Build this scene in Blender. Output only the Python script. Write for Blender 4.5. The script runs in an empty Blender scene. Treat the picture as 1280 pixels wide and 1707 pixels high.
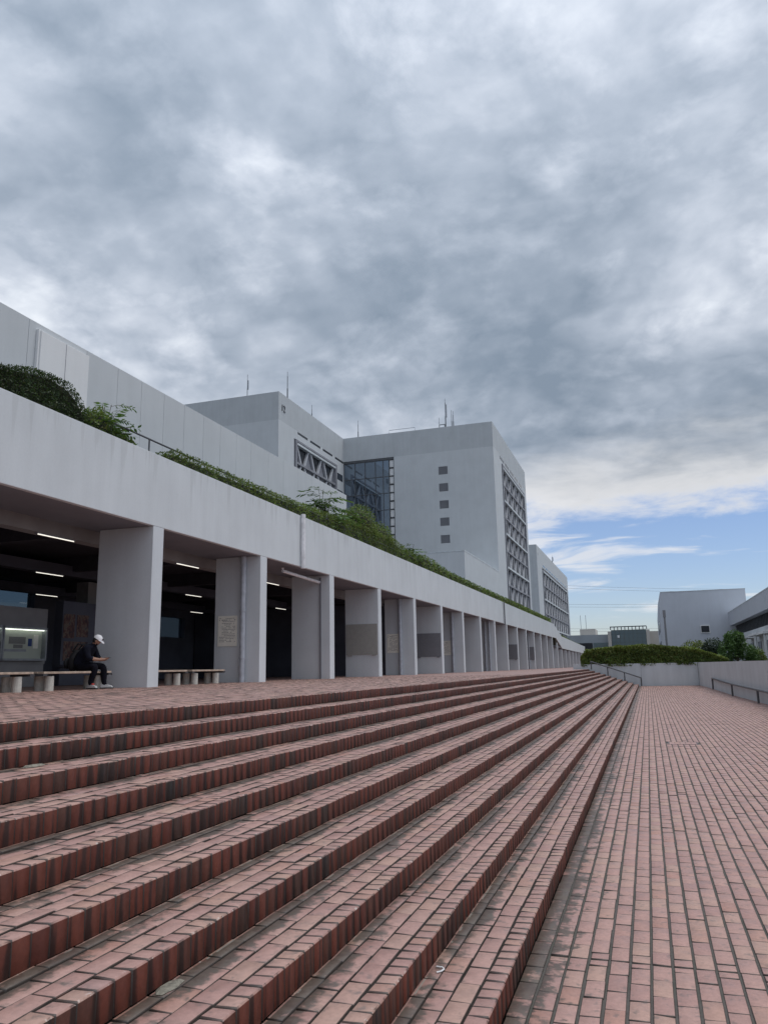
import bpy, math, random
import numpy as np
from mathutils import Vector, Matrix
random.seed(7); rng = np.random.default_rng(7)
S = bpy.context.scene
COL = S.collection

# ------------------------------------------------------------------ camera
CAMZ = 1.62
cam_d = bpy.data.cameras.new('camera'); cam = bpy.data.objects.new('camera', cam_d); COL.objects.link(cam)
R = np.array([[0.9481126973734705, -0.08040664416306455, -0.3075989022308704],
              [0.31738887650609515, 0.18271500549771338, 0.9305264788474152],
              [-0.018617576356789428, -0.9798724398310246, 0.19875459116758595]])
cam.matrix_world = Matrix(((R[0,0], -R[0,1], -R[0,2], 0), (R[1,0], -R[1,1], -R[1,2], 0), (R[2,0], -R[2,1], -R[2,2], CAMZ), (0,0,0,1)))
cam_d.sensor_fit = 'HORIZONTAL'; cam_d.sensor_width = 36.0; cam_d.lens = 36.0*1290/1280
cam_d.clip_start = 0.05; cam_d.clip_end = 4000
S.camera = cam
def proj(P):                                   # world points (n,3) -> photo pixels, depth
    c = (np.asarray(P, float) - np.array([0,0,CAMZ])) @ R
    return 640+1290*c[...,0]/c[...,2], 853.5+1290*c[...,1]/c[...,2], c[...,2]

# ------------------------------------------------------------------ node helper
class NT:
    def __init__(s, tree): s.t = tree; s.n = tree.nodes; s.l = tree.links
    def add(s, typ, ins=None, **kw):
        nd = s.n.new(typ)
        for k, v in kw.items(): setattr(nd, k, v)
        for k, v in (ins or {}).items(): s.put(nd.inputs[k], v)
        return nd
    def put(s, sock, v):
        if isinstance(v, bpy.types.Node): v = v.outputs[0]
        if isinstance(v, bpy.types.NodeSocket): s.l.new(v, sock)
        else: sock.default_value = v
    def m(s, op, a, b=0.0, c=0.0, clamp=False):
        nd = s.n.new('ShaderNodeMath'); nd.operation = op; nd.use_clamp = clamp
        for i, v in enumerate((a, b, c)): s.put(nd.inputs[i], v)
        return nd.outputs[0]
    def vm(s, op, a, b=(0,0,0), scale=None):
        nd = s.n.new('ShaderNodeVectorMath'); nd.operation = op
        s.put(nd.inputs[0], a); s.put(nd.inputs[1], b)
        if scale is not None: s.put(nd.inputs['Scale'], scale)
        return nd.outputs['Value'] if op in ('DOT_PRODUCT', 'LENGTH', 'DISTANCE') else nd.outputs[0]
    def sstep(s, v, a, b, lo=0.0, hi=1.0):
        nd = s.n.new('ShaderNodeMapRange'); nd.interpolation_type = 'SMOOTHSTEP'
        for i, x in enumerate((v, a, b, lo, hi)): s.put(nd.inputs[i], x)
        return nd.outputs[0]
    def noise(s, vec, scale, detail=3.0, rough=0.5, dist=0.0, col=False):
        nd = s.n.new('ShaderNodeTexNoise'); s.put(nd.inputs['Vector'], vec)
        nd.inputs['Scale'].default_value = scale; nd.inputs['Detail'].default_value = detail
        nd.inputs['Roughness'].default_value = rough; nd.inputs['Distortion'].default_value = dist
        return nd.outputs['Color' if col else 'Fac']
    def ramp(s, fac, stops, interp='LINEAR'):
        nd = s.n.new('ShaderNodeValToRGB'); cr = nd.color_ramp; cr.interpolation = interp
        while len(cr.elements) < len(stops): cr.elements.new(0.5)
        for e, (p, c) in zip(cr.elements, stops):
            e.position = p; e.color = (*c, 1)
        s.put(nd.inputs[0], fac); return nd.outputs[0]
    def mix(s, f, a, b, blend='MIX'):
        nd = s.n.new('ShaderNodeMix'); nd.data_type = 'RGBA'; nd.blend_type = blend; nd.clamp_factor = True
        s.put(nd.inputs[0], f); s.put(nd.inputs[6], c4(a)); s.put(nd.inputs[7], c4(b)); return nd.outputs[2]
    def sep(s, v):
        nd = s.n.new('ShaderNodeSeparateXYZ'); s.put(nd.inputs[0], v); return nd.outputs
    def comb(s, x, y, z):
        nd = s.n.new('ShaderNodeCombineXYZ')
        for i, v in enumerate((x, y, z)): s.put(nd.inputs[i], v)
        return nd.outputs[0]
def c4(v): return (*v, 1.0) if isinstance(v, tuple) and len(v) == 3 else v

# ------------------------------------------------------------------ world, sun, exposure
SUN_EL, SUN_AZ = math.radians(71), math.radians(78)      # azimuth clockwise from +Y
W = bpy.data.worlds.new('World'); S.world = W; W.use_nodes = True
nt = NT(W.node_tree); nt.n.clear()
sky = nt.add('ShaderNodeTexSky', sky_type='NISHITA', sun_disc=False, sun_elevation=SUN_EL, sun_rotation=SUN_AZ, air_density=1.0, dust_density=0.6, ozone_density=2.0)
d = nt.vm('NORMALIZE', nt.add('ShaderNodeTexCoord').outputs['Generated'])
dx, dy, dz = nt.sep(d)
den = nt.m('ADD', nt.m('MAXIMUM', dz, 0.0), 0.34)
p2 = nt.comb(nt.m('DIVIDE', dx, den), nt.m('DIVIDE', dy, den), 3.7)
warp = nt.vm('SCALE', nt.vm('SUBTRACT', nt.noise(p2, 1.6, 4, .5, col=True), (.5,.5,.5)), scale=0.16)
pw = nt.vm('ADD', p2, warp)
def billow(v, sc, det):                                    # rounded puffs with creases between them
    return nt.m('ABSOLUTE', nt.m('SUBTRACT', nt.m('MULTIPLY', nt.noise(v, sc, det, .5), 2.0), 1.0))
LD = (.022, -.013, .026)                                      # towards the light: lit flank against shaded flank of each puff
def puffs(v):
    return nt.m('ADD', nt.m('ADD', nt.m('MULTIPLY', nt.noise(v, 1.5, 4, .5), .60), nt.m('MULTIPLY', billow(v, 2.6, 7), .34)), nt.m('MULTIPLY', billow(v, 7.0, 6), .11))
big = nt.noise(pw, .80, 3, .5)
h0 = puffs(pw); h1 = puffs(nt.vm('ADD', pw, LD))
relief = nt.m('SUBTRACT', h0, h1)
fin = nt.noise(pw, 14.0, 6, .65)
def blob(px, py, r):                                       # a broad thick or thin patch of the cloud deck
    v = R @ np.array([px-640, py-853.5, 1290.]); v /= np.linalg.norm(v)
    return nt.sstep(nt.vm('DOT_PRODUCT', d, tuple(v)), math.cos(math.radians(r)), 1.0)
val = nt.m('ADD', nt.m('MULTIPLY', big, .78), nt.m('MULTIPLY', h0, .46))
val = nt.m('ADD', val, nt.m('MULTIPLY', nt.m('SUBTRACT', fin, .5), .11))
val = nt.m('ADD', val, nt.m('MULTIPLY', relief, .95))
for (px, py, r, k) in ((430,450,20,-.085), (760,520,15,-.05), (1000,690,15,-.10), (1250,760,9,-.05), (330,110,17,.045), (1000,160,17,.03), (1300,400,12,.08), (1080,590,6,.09), (120,640,14,.07), (560,620,11,.05), (80,230,12,-.06), (560,80,12,.0)):
    val = nt.m('ADD', val, nt.m('MULTIPLY', blob(px, py, r), k))
val = nt.m('ADD', nt.m('MULTIPLY', val, 1.34), -.228)
cloud = nt.ramp(val, [(.28, (.215,.270,.345)), (.40, (.290,.345,.425)), (.50, (.380,.435,.52)), (.60, (.520,.570,.655)), (.70, (.70,.745,.815)), (.82, (.89,.915,.955))])
# edge of the deck near the horizon, wisps below it
edge = nt.m('ADD', dz, nt.m('MULTIPLY', nt.m('SUBTRACT', nt.m('ADD', nt.m('MULTIPLY', nt.noise(pw, .55, 3, .5), .6), nt.m('MULTIPLY', nt.noise(nt.comb(nt.m('MULTIPLY', dx, 9.0), nt.m('MULTIPLY', dy, 9.0), nt.m('MULTIPLY', dz, 30.0)), 1.0, 6, .6, .3), .4)), .5), .26))
cov = nt.sstep(edge, .172, .21)
rim = nt.m('MULTIPLY', nt.sstep(edge, .30, .19), .75)
cloud = nt.mix(rim, cloud, (.82,.815,.82))
strs = nt.comb(nt.m('MULTIPLY', dx, 5.0), nt.m('MULTIPLY', dy, 5.0), nt.m('MULTIPLY', dz, 30.0))
wisp = nt.m('MULTIPLY', nt.sstep(nt.noise(strs, 1.15, 6, .55, .5), .49, .62), nt.sstep(dz, .02, .07))
cov = nt.m('MAXIMUM', cov, nt.m('MULTIPLY', wisp, .75))
lum = nt.m('ADD', .93, nt.m('MULTIPLY', nt.m('MULTIPLY', dz, dz), .60))     # an overcast sky is brighter overhead
cloudE = nt.vm('SCALE', nt.mix(cov, (.82,.83,.86), cloud), scale=nt.m('MULTIPLY', lum, 10.0))
skyc = nt.mix(1.0, sky.outputs[0], (.95,.97,1.13), 'MULTIPLY')
full = nt.mix(cov, skyc, cloudE)
bg = nt.add('ShaderNodeBackground', {'Color': full, 'Strength': 0.10})
out = nt.add('ShaderNodeOutputWorld', {'Surface': bg})
sun_d = bpy.data.lights.new('sun', 'SUN'); sun_d.energy = 1.5; sun_d.angle = math.radians(35); sun_d.color = (1.0, .965, .92)
sun = bpy.data.objects.new('sun', sun_d); COL.objects.link(sun)
sv = Vector((math.sin(SUN_AZ)*math.cos(SUN_EL), math.cos(SUN_AZ)*math.cos(SUN_EL), math.sin(SUN_EL)))
sun.rotation_euler = sv.to_track_quat('Z', 'Y').to_euler(); sun.location = (40, -20, 80)
vs = S.view_settings; vs.view_transform = 'Standard'; vs.look = 'None'; vs.exposure = 0.16; vs.gamma = 1.0; vs.use_curve_mapping = False
S.cycles.max_bounces = 6; S.cycles.diffuse_bounces = 3; S.cycles.glossy_bounces = 3

# ------------------------------------------------------------------ materials
MATS = {}
def newmat(name):
    m = bpy.data.materials.new(name); m.use_nodes = True; m.node_tree.nodes.clear(); MATS[name] = m
    return m, NT(m.node_tree)
def finish(t, col, rough=.6, bump=None, bs=.2, bd=.01, spec=.5, metal=0.0, emit=None, es=0.0):
    ins = {'Base Color': c4(col), 'Roughness': rough, 'Specular IOR Level': spec, 'Metallic': metal}
    if emit is not None: ins['Emission Color'] = c4(emit); ins['Emission Strength'] = es
    p = t.add('ShaderNodeBsdfPrincipled', ins)
    if bump is not None:
        b = t.add('ShaderNodeBump', {'Height': bump, 'Strength': bs, 'Distance': bd}); t.put(p.inputs['Normal'], b.outputs[0])
    t.add('ShaderNodeOutputMaterial', {'Surface': p.outputs[0]})
def pos(t): return t.add('ShaderNodeNewGeometry').outputs['Position']
def plain(name, col, rough=.6, spec=.5, metal=0.0, var=.15, sc=6.0):
    m, t = newmat(name); P = pos(t)
    n = t.noise(P, sc, 4); v = t.sstep(n, .25, .75, 1-var, 1+var)
    finish(t, t.vm('SCALE', c4(col)[:3], scale=v), rough, n, .08, .01, spec, metal); return m
def paint(name, col, streak=.05, stain=.06, rough=.7, top=None):
    """painted concrete: vertical rain streaks, faint patches, fine roughness"""
    m, t = newmat(name); P = pos(t); x, y, z = t.sep(P)
    sv_ = t.comb(t.m('MULTIPLY', x, 2.3), t.m('MULTIPLY', y, 2.3), t.m('MULTIPLY', z, .16))
    s1 = t.noise(sv_, 1.0, 5, .6); s2 = t.noise(P, .55, 5, .6); s3 = t.noise(P, 22, 3)
    f = t.m('MULTIPLY', t.sstep(s1, .3, .75, 1.0+streak*.35, 1.0-streak), t.sstep(s2, .3, .75, 1.0+stain*.4, 1.0-stain))
    f = t.m('MULTIPLY', f, t.sstep(s3, .3, .7, .985, 1.015))
    c = t.vm('SCALE', col, scale=f)
    drip = t.m('MULTIPLY', t.sstep(t.noise(t.comb(t.m('MULTIPLY', x, 6.), t.m('MULTIPLY', y, 6.), t.m('MULTIPLY', z, .25)), 1.0, 3), .68, .80), .10)
    c = t.mix(drip, c, (.30,.31,.31))
    if top:                                        # short rain runs below the parapet edge, each its own length
        dn = t.noise(t.comb(t.m('MULTIPLY', x, 3.1), t.m('MULTIPLY', y, 3.1), 0.0), 1.0, 4, .65)
        ln = t.m('MULTIPLY', t.sstep(dn, .46, .72), 1.5)
        run = t.m('MULTIPLY', t.sstep(t.m('SUBTRACT', top, z), ln, t.m('MULTIPLY', ln, .3)), t.sstep(dn, .48, .56))
        c = t.mix(t.m('MULTIPLY', run, .16), c, (.26,.27,.26))
    finish(t, c, rough, s3, .12, .006, .35); return m
M_wall = paint('wall_paint', (.615,.655,.680), top=6.88)
M_fin = paint('column_paint', (.60,.64,.67), .05, .07)
M_tower = paint('tower_paint', (.565,.59,.61), .03, .05)
M_band = paint('tower_band_paint', (.49,.515,.535), .05, .06)
M_white = paint('white_panel_paint', (.76,.765,.77), .03, .04)
M_soffit_shade = paint('soffit_shade', (.20,.205,.235), .05, .12)  # shade of the underside put into the colour, far darker than the walls
M_hall = plain('hall_shade', (.10,.105,.135), .8, var=.2, sc=.8)  # interior shade put into the colour of walls and deeper beams
M_ceil = plain('hall_ceiling_shade', (.06,.06,.075), .9)  # near black: the darkness under the hall roof is put into the colour
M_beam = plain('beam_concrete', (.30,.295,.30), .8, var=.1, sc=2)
M_concrete = paint('planter_concrete', (.56,.59,.61), .07, .08, .8)
M_hallwall = paint('hall_building_paint', (.53,.56,.62), .03, .04)
M_brace = plain('brace_paint', (.50,.51,.54), .6, var=.08)
M_recess = plain('recess_panel', (.27,.275,.305), .7, var=.12, sc=.5)
M_metal = plain('galvanised_metal', (.33,.35,.38), .45, metal=.3)
M_pipe = plain('pipe_plastic', (.40,.43,.48), .4)
M_pipew = plain('pipe_white', (.74,.75,.77), .4)
M_rail = plain('rail_metal', (.10,.105,.115), .5, metal=.2)
M_black = plain('black_rubber', (.02,.02,.022), .7)
M_paper = plain('paper_cream', (.84,.83,.75), .8, var=.05)
M_ink = plain('ink', (.22,.22,.22), .8, var=.3, sc=60)
M_wood = plain('bench_wood', (.46,.36,.28), .6, var=.25, sc=9)
M_bsteel = plain('bench_bracket', (.05,.05,.055), .6)
M_stone = plain('bench_stump_concrete', (.52,.51,.46), .85, var=.12, sc=14)
M_boardA = plain('board_beige', (.34,.34,.32), .6, var=.05)
M_boardB = plain('board_grey', (.20,.205,.225), .6, var=.05)
M_asphalt = plain('asphalt', (.055,.055,.058), .9)
M_soil = plain('planting_soil', (.05,.045,.032), .95, var=.3, sc=5)
M_grey_b = plain('grey_building_paint', (.30,.33,.36), .8, var=.06, sc=.3)
M_beige_b = plain('beige_building_paint', (.50,.47,.43), .8, var=.06, sc=.3)
M_cover = plain('cover_steel', (.12,.10,.10), .6)
def glass(name, col, rough=.06, spec=.9, metal=0.0):
    m, t = newmat(name); P = pos(t)
    b = t.noise(P, .35, 2)
    finish(t, col, rough, b, .01, .05, spec, metal); return m
M_glass = glass('dark_glass', (.20,.25,.31), .03, 1.0, .8)
M_pane = glass('window_pane_glass', (.016,.018,.024), .2, .4)
M_bluegl = glass('blue_green_glass', (.04,.085,.115), .08, .8)
m, t = newmat('tube_lamp'); finish(t, (.8,.8,.8), .5, emit=(1.0,.95,.84), es=1.1); M_tube = m
m, t = newmat('case_lamp'); finish(t, (.8,.8,.8), .5, emit=(.93,1.0,.86), es=2.0); M_case = m
m, t = newmat('display_case_backing'); n_ = t.noise(pos(t), 3, 3)
finish(t, t.mix(n_, (.46,.50,.43), (.54,.57,.50)), .7); M_case_back = m
m, t = newmat('poster_print'); P = pos(t)
pr = t.noise(t.vm('MULTIPLY', P, (1,7,5)), 1.0, 4, .7)
finish(t, t.ramp(pr, [(.35,(.03,.03,.045)), (.47,(.13,.055,.045)), (.55,(.20,.15,.12)), (.65,(.06,.06,.08))]), .7); M_poster = m

X1, TR, RH, NST = -.775, .39, .13, 10                     # first nosing, tread, riser, number of risers
def brick_mat(name, single, ground):
    """red paver / nosing: per-brick tone, worn pale top, redder riser face, moss at the foot of the risers, soot along the riser joints"""
    m, t = newmat(name); g = t.add('ShaderNodeNewGeometry'); P = g.outputs['Position']; nx, ny, nz = t.sep(g.outputs['True Normal'])
    x, y, z = t.sep(P)
    rnd = t.add('ShaderNodeObjectInfo').outputs['Random'] if single else g.outputs['Random Per Island']
    rnd2 = t.m('FRACT', t.m('MULTIPLY', rnd, 17.31))
    g_ = 1.12 if ground != 'stairs' else 1.06
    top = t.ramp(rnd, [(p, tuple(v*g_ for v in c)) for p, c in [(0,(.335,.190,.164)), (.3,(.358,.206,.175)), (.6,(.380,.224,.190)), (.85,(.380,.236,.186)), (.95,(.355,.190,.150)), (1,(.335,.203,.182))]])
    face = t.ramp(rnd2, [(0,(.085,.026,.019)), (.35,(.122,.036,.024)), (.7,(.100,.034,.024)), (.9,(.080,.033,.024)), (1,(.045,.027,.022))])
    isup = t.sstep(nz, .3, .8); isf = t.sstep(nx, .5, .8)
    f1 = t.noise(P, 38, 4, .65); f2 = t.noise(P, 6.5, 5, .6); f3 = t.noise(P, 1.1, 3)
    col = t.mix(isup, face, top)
    col = t.vm('SCALE', col, scale=t.m('MULTIPLY', t.sstep(f1, .25, .75, .88, 1.1), t.sstep(f2, .3, .7, .9, 1.08)))
    # grey film in patches on walked surfaces
    f4 = t.noise(P, 15, 5, .62)
    side = t.sstep(t.m('ABSOLUTE', ny), .45, .75)
    film = t.m('MULTIPLY', t.sstep(f2, .56, .74), t.m('MULTIPLY', isup, .30))
    film = t.m('MAXIMUM', film, t.m('MULTIPLY', t.sstep(t.m('ADD', f4, t.m('MULTIPLY', f3, .3)), .70, .86), t.m('MULTIPLY', isup, .6)))
    col = t.mix(film, col, (.13,.108,.098))
    spot = t.m('ADD', t.m('MULTIPLY', t.m('SUBTRACT', f2, .5), 1.5), t.m('MULTIPLY', t.m('SUBTRACT', f4, .5), 1.1))
    if ground == 'stairs':
        u = t.m('FRACT', t.m('DIVIDE', t.m('SUBTRACT', X1+.006, x), TR))
        e = t.m('MULTIPLY', t.sstep(u, .38, .95), t.m('MULTIPLY', t.sstep(f3, .28, .66, .42, 1.05), isup))
        e = t.m('MULTIPLY', e, t.sstep(z, RH*NST-.02, RH*NST-.01, 1.0, 0.0))
        moss = t.sstep(t.m('ADD', e, t.m('MULTIPLY', spot, 1.15)), .32, .72)
    elif ground == 'plaza':
        e = t.m('MULTIPLY', t.sstep(t.m('SUBTRACT', x, X1), .44, 0.02), isup)
        moss = t.sstep(t.m('ADD', t.m('MULTIPLY', e, .92), t.m('ADD', t.m('MULTIPLY', spot, 1.35), t.m('MULTIPLY', t.m('SUBTRACT', f3, .5), .6))), .44, .86)
    else:
        moss = t.m('MULTIPLY', t.sstep(f2, .64, .8), .5)
    mossc = t.mix(t.sstep(f4, .3, .7), (.020,.020,.015), (.080,.072,.057))
    col = t.mix(t.m('MULTIPLY', moss, .85), col, mossc)
    if ground == 'stairs':
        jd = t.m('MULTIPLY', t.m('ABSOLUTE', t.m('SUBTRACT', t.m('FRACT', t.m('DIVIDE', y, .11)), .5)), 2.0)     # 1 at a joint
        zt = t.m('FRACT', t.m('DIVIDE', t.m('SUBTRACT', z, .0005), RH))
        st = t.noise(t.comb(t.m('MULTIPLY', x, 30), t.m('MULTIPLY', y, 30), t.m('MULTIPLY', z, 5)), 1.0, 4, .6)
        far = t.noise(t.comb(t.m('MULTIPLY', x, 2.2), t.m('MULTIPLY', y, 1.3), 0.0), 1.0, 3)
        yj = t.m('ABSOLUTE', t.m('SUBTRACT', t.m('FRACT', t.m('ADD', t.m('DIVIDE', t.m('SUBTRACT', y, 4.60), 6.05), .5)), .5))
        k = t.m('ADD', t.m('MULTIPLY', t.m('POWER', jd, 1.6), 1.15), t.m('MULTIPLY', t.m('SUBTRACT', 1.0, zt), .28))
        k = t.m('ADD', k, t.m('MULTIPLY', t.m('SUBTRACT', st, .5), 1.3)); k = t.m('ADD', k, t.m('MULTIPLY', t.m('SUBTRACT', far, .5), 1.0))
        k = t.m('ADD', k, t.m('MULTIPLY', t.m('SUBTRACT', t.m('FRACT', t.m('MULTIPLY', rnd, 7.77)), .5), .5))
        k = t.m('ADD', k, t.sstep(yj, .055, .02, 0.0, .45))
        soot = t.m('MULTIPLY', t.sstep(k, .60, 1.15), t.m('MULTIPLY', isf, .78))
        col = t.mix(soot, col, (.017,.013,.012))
        eff = t.m('MULTIPLY', t.sstep(t.noise(t.comb(t.m('MULTIPLY', x, 9), t.m('MULTIPLY', y, 9), t.m('MULTIPLY', z, 3)), 1.0, 2), .76, .80), t.m('MULTIPLY', isf, .6))
        col = t.mix(eff, col, (.36,.35,.34))
        line = t.m('MULTIPLY', t.m('MULTIPLY', t.sstep(u, .972, .982), t.sstep(t.noise(P, 4.0, 4, .6), .56, .60)), isup)
        col = t.mix(t.m('MULTIPLY', line, .7), col, (.34,.33,.29))
        chip = t.m('MULTIPLY', t.m('MULTIPLY', t.sstep(u, .085, .02), t.sstep(f1, .57, .63)), t.m('MULTIPLY', t.sstep(t.noise(P, 9, 2), .50, .58), isup))
        col = t.mix(t.m('MULTIPLY', chip, .8), col, (.54,.47,.43))
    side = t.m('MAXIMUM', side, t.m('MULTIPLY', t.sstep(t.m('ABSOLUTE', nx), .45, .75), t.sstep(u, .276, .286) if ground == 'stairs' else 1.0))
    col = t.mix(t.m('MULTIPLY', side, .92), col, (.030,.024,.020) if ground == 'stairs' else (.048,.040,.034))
    finish(t, col, t.sstep(f2, .3, .7, .42, .60), t.m('ADD', f1, t.m('MULTIPLY', f2, .8)), .35, .004, t.m('SUBTRACT', .55, t.m('MULTIPLY', isf, .38)))
    return m
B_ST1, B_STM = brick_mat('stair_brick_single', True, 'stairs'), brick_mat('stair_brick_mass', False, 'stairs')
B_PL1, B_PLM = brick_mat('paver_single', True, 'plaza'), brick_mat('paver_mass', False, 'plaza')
B_TEM = brick_mat('terrace_paver_mass', False, 'terrace')
m, t = newmat('joint_mortar'); P = pos(t); n1_ = t.noise(P, 30, 4); n2_ = t.noise(P, 2, 3)
finish(t, t.mix(t.sstep(n2_, .35, .65), t.mix(n1_, (.060,.052,.047), (.120,.106,.095)), t.mix(n1_, (.045,.045,.036), (.10,.095,.08))), .9, n1_, .4, .004); M_mortar = m
m, t = newmat('far_terrace_paving'); P = pos(t); x, y, z = t.sep(P)
bt = t.add('ShaderNodeTexBrick', {'Vector': t.comb(y, x, 0.0), 'Color1': (.36,.225,.20,1), 'Color2': (.32,.20,.178,1), 'Mortar': (.09,.08,.07,1), 'Scale': 1.0, 'Mortar Size': .005, 'Brick Width': .22, 'Row Height': .11})
finish(t, bt.outputs[0], .6, spec=.42); M_terr = m

m, t = newmat('stair_joint_mortar'); P = pos(t); n1_ = t.noise(P, 30, 4); n2_ = t.noise(P, 2, 3)
finish(t, t.mix(n1_, (.012,.010,.009), (.045,.038,.032)), .95, n1_, .4, .004, .2); M_mortar2 = m
def leaf_mat(name, cols, rough=.5):
    m, t = newmat(name); g = t.add('ShaderNodeNewGeometry')
    c = t.ramp(g.outputs['Random Per Island'], [(i/(len(cols)-1), q) for i, q in enumerate(cols)])
    n = t.noise(g.outputs['Position'], .9, 3); c = t.vm('SCALE', c, scale=t.sstep(n, .3, .7, .75, 1.25))
    p = t.add('ShaderNodeBsdfPrincipled', {'Base Color': c, 'Roughness': rough, 'Specular IOR Level': .35})
    tr = t.add('ShaderNodeBsdfTranslucent', {'Color': t.mix(1.0, c, (1.3,1.4,.6), 'MULTIPLY')})
    ms = t.add('ShaderNodeMixShader', {0: .25, 1: p.outputs[0], 2: tr.outputs[0]})
    t.add('ShaderNodeOutputMaterial', {'Surface': ms.outputs[0]}); return m
L_dark = leaf_mat('clipped_shrub_leaf', [(.022,.044,.019), (.038,.070,.026), (.058,.095,.034), (.07,.07,.035)])
L_hedge = leaf_mat('hedge_leaf', [(.06,.105,.028), (.11,.17,.042), (.155,.215,.052), (.16,.155,.06)])
L_light = leaf_mat('yellow_green_leaf', [(.09,.13,.028), (.13,.18,.038), (.18,.21,.05), (.11,.12,.04)])
L_wild = leaf_mat('wild_shrub_leaf', [(.045,.095,.032), (.075,.14,.045), (.115,.185,.06)])
L_blue = leaf_mat('bluish_bush_leaf', [(.028,.048,.036), (.045,.07,.05), (.07,.09,.065)])
M_core = plain('hedge_core', (.018,.022,.012), .95, var=.3)
M_stem = plain('stem_bark', (.10,.085,.06), .9)

# ------------------------------------------------------------------ mesh helper
class MB:
    def __init__(s): s.v = []; s.f = []
    def poly(s, pts, faces):
        b = len(s.v); s.v += [tuple(p) for p in pts]; s.f += [tuple(b+i for i in f) for f in faces]; return s
    def box(s, x0, x1, y0, y1, z0, z1):
        return s.poly([(x0,y0,z0),(x1,y0,z0),(x1,y1,z0),(x0,y1,z0),(x0,y0,z1),(x1,y0,z1),(x1,y1,z1),(x0,y1,z1)],
                      [(0,3,2,1),(4,5,6,7),(0,1,5,4),(1,2,6,5),(2,3,7,6),(3,0,4,7)])
    def prism_x(s, yz, x0, x1):                  # polygon in (y,z), extruded along x
        n = len(yz)
        return s.poly([(x0,y,z) for y,z in yz]+[(x1,y,z) for y,z in yz], [tuple(range(n))[::-1], tuple(range(n,2*n))]+[(i,(i+1)%n,n+(i+1)%n,n+i) for i in range(n)])
    def prism_y(s, xz, y0, y1):
        n = len(xz)
        return s.poly([(x,y0,z) for x,z in xz]+[(x,y1,z) for x,z in xz], [tuple(range(n)), tuple(range(n,2*n))[::-1]]+[(i,n+i,n+(i+1)%n,(i+1)%n) for i in range(n)])
    def tube(s, pts, r, n=8, caps=True):
        pts = [Vector(p) for p in pts]; rr = r if isinstance(r, (list, tuple)) else [r]*len(pts); b = len(s.v)
        for i, p in enumerate(pts):
            d = (pts[min(i+1,len(pts)-1)]-pts[max(i-1,0)]).normalized()
            a = d.orthogonal().normalized() if abs(d.z) > .99 else d.cross(Vector((0,0,1))).normalized()
            c = d.cross(a)
            for k in range(n):
                w = 2*math.pi*k/n; s.v.append(tuple(p+(a*math.cos(w)+c*math.sin(w))*rr[i]))
        for i in range(len(pts)-1):
            for k in range(n): s.f.append((b+i*n+k, b+i*n+(k+1)%n, b+(i+1)*n+(k+1)%n, b+(i+1)*n+k))
        if caps:
            s.f.append(tuple(b+k for k in range(n))[::-1]); s.f.append(tuple(b+(len(pts)-1)*n+k for k in range(n)))
        return s
    def bar(s, p0, p1, w, h):                    # rectangular bar
        p0, p1 = Vector(p0), Vector(p1); d = (p1-p0).normalized(); u = Vector((0,0,1)) if abs(d.z) < .9 else Vector((1,0,0))
        a = d.cross(u).normalized()*w/2; c = a.cross(d).normalized()*h/2
        return s.poly([p0-a-c,p0+a-c,p0+a+c,p0-a+c,p1-a-c,p1+a-c,p1+a+c,p1-a+c], [(0,1,2,3),(7,6,5,4),(0,4,5,1),(1,5,6,2),(2,6,7,3),(3,7,4,0)])
    def ball(s, c, rx, ry, rz, n=12, m=8):
        b = len(s.v); 
        for i in range(m+1):
            th = math.pi*i/m
            for k in range(n):
                w = 2*math.pi*k/n; s.v.append((c[0]+rx*math.sin(th)*math.cos(w), c[1]+ry*math.sin(th)*math.sin(w), c[2]+rz*math.cos(th)))
        for i in range(m):
            for k in range(n): s.f.append((b+i*n+k, b+(i+1)*n+k, b+(i+1)*n+(k+1)%n, b+i*n+(k+1)%n))
        return s
    def mesh(s, name, mat, bevel=0):
        me = bpy.data.meshes.new(name); me.from_pydata(s.v, [], s.f); me.materials.append(mat); me.validate(); me.update(); return me
    def obj(s, name, mat, parent=None, bevel=0, smooth=False, **tags):
        me = s.mesh(name, mat)
        if smooth: me.polygons.foreach_set('use_smooth', [True]*len(me.polygons))
        o = put(name, me, parent, **tags)
        if bevel:
            bv = o.modifiers.new('bevel', 'BEVEL'); bv.width = bevel; bv.segments = 2; bv.limit_method = 'ANGLE'
        return o
def put(name, me, parent=None, loc=None, rot=None, **tags):
    o = bpy.data.objects.new(name, me); COL.objects.link(o)
    if parent: o.parent = parent
    if loc is not None: o.location = loc
    if rot is not None: o.rotation_euler = rot
    tag(o, **tags); return o
def tag(o, label=None, cat=None, group=None, kind=None):
    if label: o['label'] = label
    if cat: o['category'] = cat
    if group: o['group'] = group
    if kind: o['kind'] = kind
    return o
def thing(name, label, cat, loc=(0,0,0), rz=0, group=None):
    o = bpy.data.objects.new(name, None); COL.objects.link(o); o.location = loc; o.rotation_euler = (0,0,rz); o.empty_display_size = .2
    return tag(o, label, cat, group)
def copy_tree(o, parent=None):
    c = o.copy(); COL.objects.link(c)
    if parent: c.parent = parent
    for ch in o.children: copy_tree(ch, c)
    return c
def np_mesh(name, V, F, mat):                     # V (n,3), F (m,k)
    me = bpy.data.meshes.new(name); V = np.ascontiguousarray(V, dtype=np.float32); F = np.ascontiguousarray(F, dtype=np.int32); k = F.shape[1]
    me.vertices.add(len(V)); me.vertices.foreach_set('co', V.ravel())
    me.loops.add(F.size); me.loops.foreach_set('vertex_index', F.ravel())
    me.polygons.add(len(F)); me.polygons.foreach_set('loop_start', np.arange(0, F.size, k, dtype=np.int32)); me.polygons.foreach_set('loop_total', np.full(len(F), k, dtype=np.int32))
    me.materials.append(mat); me.update(calc_edges=True); return me

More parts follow.
